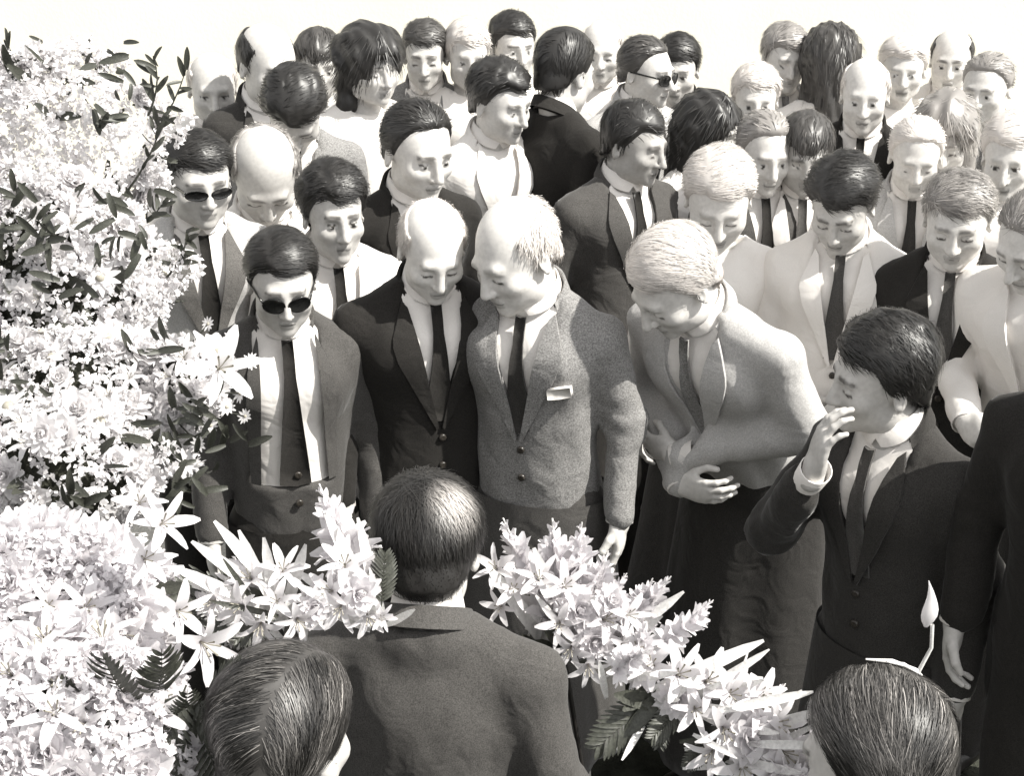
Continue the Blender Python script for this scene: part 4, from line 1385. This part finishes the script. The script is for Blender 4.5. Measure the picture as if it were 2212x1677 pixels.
# spray right of the man in the grey suit
B4 = start(1270, 1420, 2.37)
A5 = arrangement('fan of upright white gladioli beside the right shoulder of the man in grey', B4)
hub = ray_point(1215, 1400, 2.37)
fan(A5, B4, hub, [(1085, 1120, 2.41, 'gladiolus'), (1190, 1120, 2.41, 'gladiolus'), (1258, 1128, 2.41, 'gladiolus'), (1312, 1190, 2.39, 'gladiolus'), (1030, 1215, 2.39, 'pale_blade'), (1130, 1170, 2.39, 'pale_blade'), (1355, 1240, 2.37, 'gladiolus'), (1290, 1250, 2.35, 'pale_blade'), (1150, 1350, 2.30, 'leaf'), (1130, 1380, 2.30, 'leaf'), (1180, 1330, 2.31, 'leaf')], None, 0, 'petal_lilac', 6)
hub2 = ray_point(1300, 1420, 2.33)
fan(A5, B4, hub2, [(1450, 1245, 2.35, 'gladiolus'), (1475, 1275, 2.35, 'pale_blade'), (1410, 1250, 2.35, 'gladiolus'), (1440, 1310, 2.33, 'pale_blade'), (1400, 1330, 2.30, 'gladiolus'), (1330, 1260, 2.35, 'gladiolus'), (1380, 1400, 2.30, 'leaf')], None, 0, 'petal_lilac', 7)
cluster(A5, B4, [(1075, 1230, 2.37, 'lily', 0.045, (-0.3, -0.7, 0.6)), (1110, 1275, 2.35, 'lily', 0.045, (0, -0.8, 0.6)), (1085, 1310, 2.35, 'lily', 0.038, (-0.3, -0.8, 0.3)), (1165, 1255, 2.35, 'lily', 0.05, (0, -0.7, 0.7)), (1215, 1270, 2.33, 'lily', 0.05, (0.2, -0.7, 0.6)),
                 (1250, 1320, 2.31, 'mum', 0.048, (0.2, -0.8, 0.5)), (1210, 1345, 2.30, 'lily', 0.045, (-0.1, -0.9, 0.3)), (1300, 1340, 2.30, 'lily', 0.05, (0.4, -0.7, 0.5)), (1350, 1330, 2.30, 'lily', 0.045, (0.4, -0.7, 0.5)),
                 (1285, 1385, 2.28, 'mum', 0.048, (0.1, -0.9, 0.2)), (1340, 1390, 2.27, 'lily', 0.045, (0.4, -0.8, 0.1)), (1235, 1395, 2.28, 'lily', 0.045, (-0.2, -0.9, 0)), (1320, 1300, 2.31, 'mum', 0.038, (0.3, -0.7, 0.6)), (1270, 1430, 2.25, 'lily', 0.042, (0, -0.9, -0.2))], 'petal_lilac', 9)
blades(A5, B4, hub, 0.05, 16, 33, (0.3, 0, 0.9))
blades(A5, B4, hub2, 0.04, 12, 34, (0.7, 0, 0.6))
stand(A5, B4, hub)

# lowest spray, right of the centre
B5 = start(1520, 1560, 1.86)
A6 = arrangement('broad spray of white lilies and gladioli at the bottom right of centre', B5)
hub = ray_point(1420, 1500, 1.88)
fan(A6, B5, hub, [(1500, 1425, 1.9, 'gladiolus'), (1565, 1432, 1.9, 'gladiolus'), (1610, 1480, 1.88, 'gladiolus'), (1620, 1385, 1.95, 'pale_blade'), (1640, 1465, 1.88, 'pale_blade'), (1330, 1540, 1.84, 'leaf'), (1310, 1500, 1.85, 'leaf'), (1350, 1590, 1.83, 'leaf'), (1300, 1570, 1.84, 'leaf'), (1400, 1600, 1.82, 'frond'), (1340, 1640, 1.82, 'pale_blade'), (1420, 1620, 1.82, 'frond'), (1280, 1620, 1.83, 'frond')], None, 0, 'petal_lilac', 11)
hub2 = ray_point(1560, 1620, 1.82)
fan(A6, B5, hub2, [(1725, 1490, 1.85, 'pale_blade'), (1770, 1520, 1.85, 'pale_blade'), (1700, 1480, 1.86, 'gladiolus'), (1640, 1490, 1.86, 'gladiolus'), (1735, 1620, 1.82, 'gladiolus'), (1480, 1660, 1.8, 'frond'), (1560, 1520, 1.84, 'leaf'), (1600, 1560, 1.82, 'leaf')], None, 0, 'petal_lilac', 12)
cluster(A6, B5, [(1410, 1440, 1.88, 'lily', 0.045, (-0.2, -0.7, 0.7)), (1460, 1460, 1.86, 'lily', 0.052, (0.2, -0.7, 0.6)), (1520, 1475, 1.85, 'lily', 0.052, (0.3, -0.7, 0.6)), (1570, 1500, 1.84, 'lily', 0.048, (0.2, -0.8, 0.5)), (1620, 1520, 1.83, 'lily', 0.055, (0.4, -0.7, 0.5)),
                 (1500, 1530, 1.83, 'lily', 0.042, (0, -0.9, 0.4)), (1560, 1570, 1.81, 'lily', 0.05, (0.1, -0.9, 0.2)), (1620, 1590, 1.8, 'mum', 0.05, (0.2, -0.8, 0.4)), (1660, 1560, 1.82, 'lily', 0.05, (0.5, -0.7, 0.3)), (1680, 1620, 1.8, 'lily', 0.05, (0.4, -0.8, 0.2)),
                 (1600, 1650, 1.79, 'lily', 0.05, (0, -0.9, 0.2)), (1670, 1675, 1.78, 'lily', 0.05, (0.2, -0.9, 0.3)), (1720, 1665, 1.79, 'lily', 0.045, (0.5, -0.7, 0.2)), (1540, 1620, 1.8, 'lily', 0.042, (-0.3, -0.9, 0.1)), (1460, 1510, 1.85, 'mum', 0.035, (-0.2, -0.9, 0.3)), (1375, 1400, 1.9, 'lily', 0.04, (0, -0.8, 0.6)), (1640, 1500, 1.84, 'lily', 0.036, (0.3, -0.7, 0.6))], 'petal_lilac', 13)
blades(A6, B5, hub, 0.05, 14, 35, (0.6, 0, 0.6))
blades(A6, B5, hub2, 0.05, 14, 36, (0.8, 0, 0.4))
stand(A6, B5, hub2)
v, f = tube([ray_point(1560, 1600, 1.82) - B5, ray_point(1590, 1480, 1.9) - B5, ray_point(1612, 1420, 1.95) - B5, ray_point(1620, 1390, 1.96) - B5], (0.003, 0.0025, 0.002, 0.0015), 5)
link('stem', make_mesh('stem', v, f), M['leaf_pale'], A6)

# single arum stem rising beside the glossy dark head
B6 = start(1960, 1500, 2.0)
A7 = arrangement('single white arum bud on a thin bent stem above the glossy dark head', B6, name='arum_stem')
pts = [(0.0, 0.0, 0.0)] + [tuple(ray_point(*p) - B6) for p in ((1965, 1560, 2.0), (1985, 1450, 2.0), (2012, 1400, 2.0), (2014, 1350, 2.0))]
v, f = tube(pts, (0.005, 0.004, 0.0035, 0.003, 0.003), 6)
link('stem', make_mesh('stem', v, f), M['leaf_pale'], A7)
rg = []
for t, rad in zip(np.linspace(0, 1, 9), (0.003, 0.010, 0.0135, 0.013, 0.0105, 0.0075, 0.005, 0.0025, 0.0006)):
    cc = ray_point(2000 + 12 * math.sin(t * 2.6), 1355 - 100 * t, 2.0) - B6
    aa = np.linspace(0, 2 * math.pi, 13)[:-1]
    rg.append(np.stack([rad * np.cos(aa), 0.6 * rad * np.sin(aa), 0 * aa], 1) + cc)
v, f = ring_loft(np.stack(rg))
link('bud', make_mesh('bud', v, f), M['petal'], A7)
for (x0, y0, x1, y1) in ((1870, 1425, 1985, 1450), (1915, 1430, 1990, 1460)):
    v, f = tube([ray_point(x1, y1, 2.0) - B6, ray_point((x0 + x1) / 2, (y0 + y1) / 2 - 8, 1.99) - B6, ray_point(x0, y0, 1.98) - B6], (0.003, 0.004, 0.0015), 6)
    link('leaf', make_mesh('leaf', v, f), M['leaf_pale'], A7)
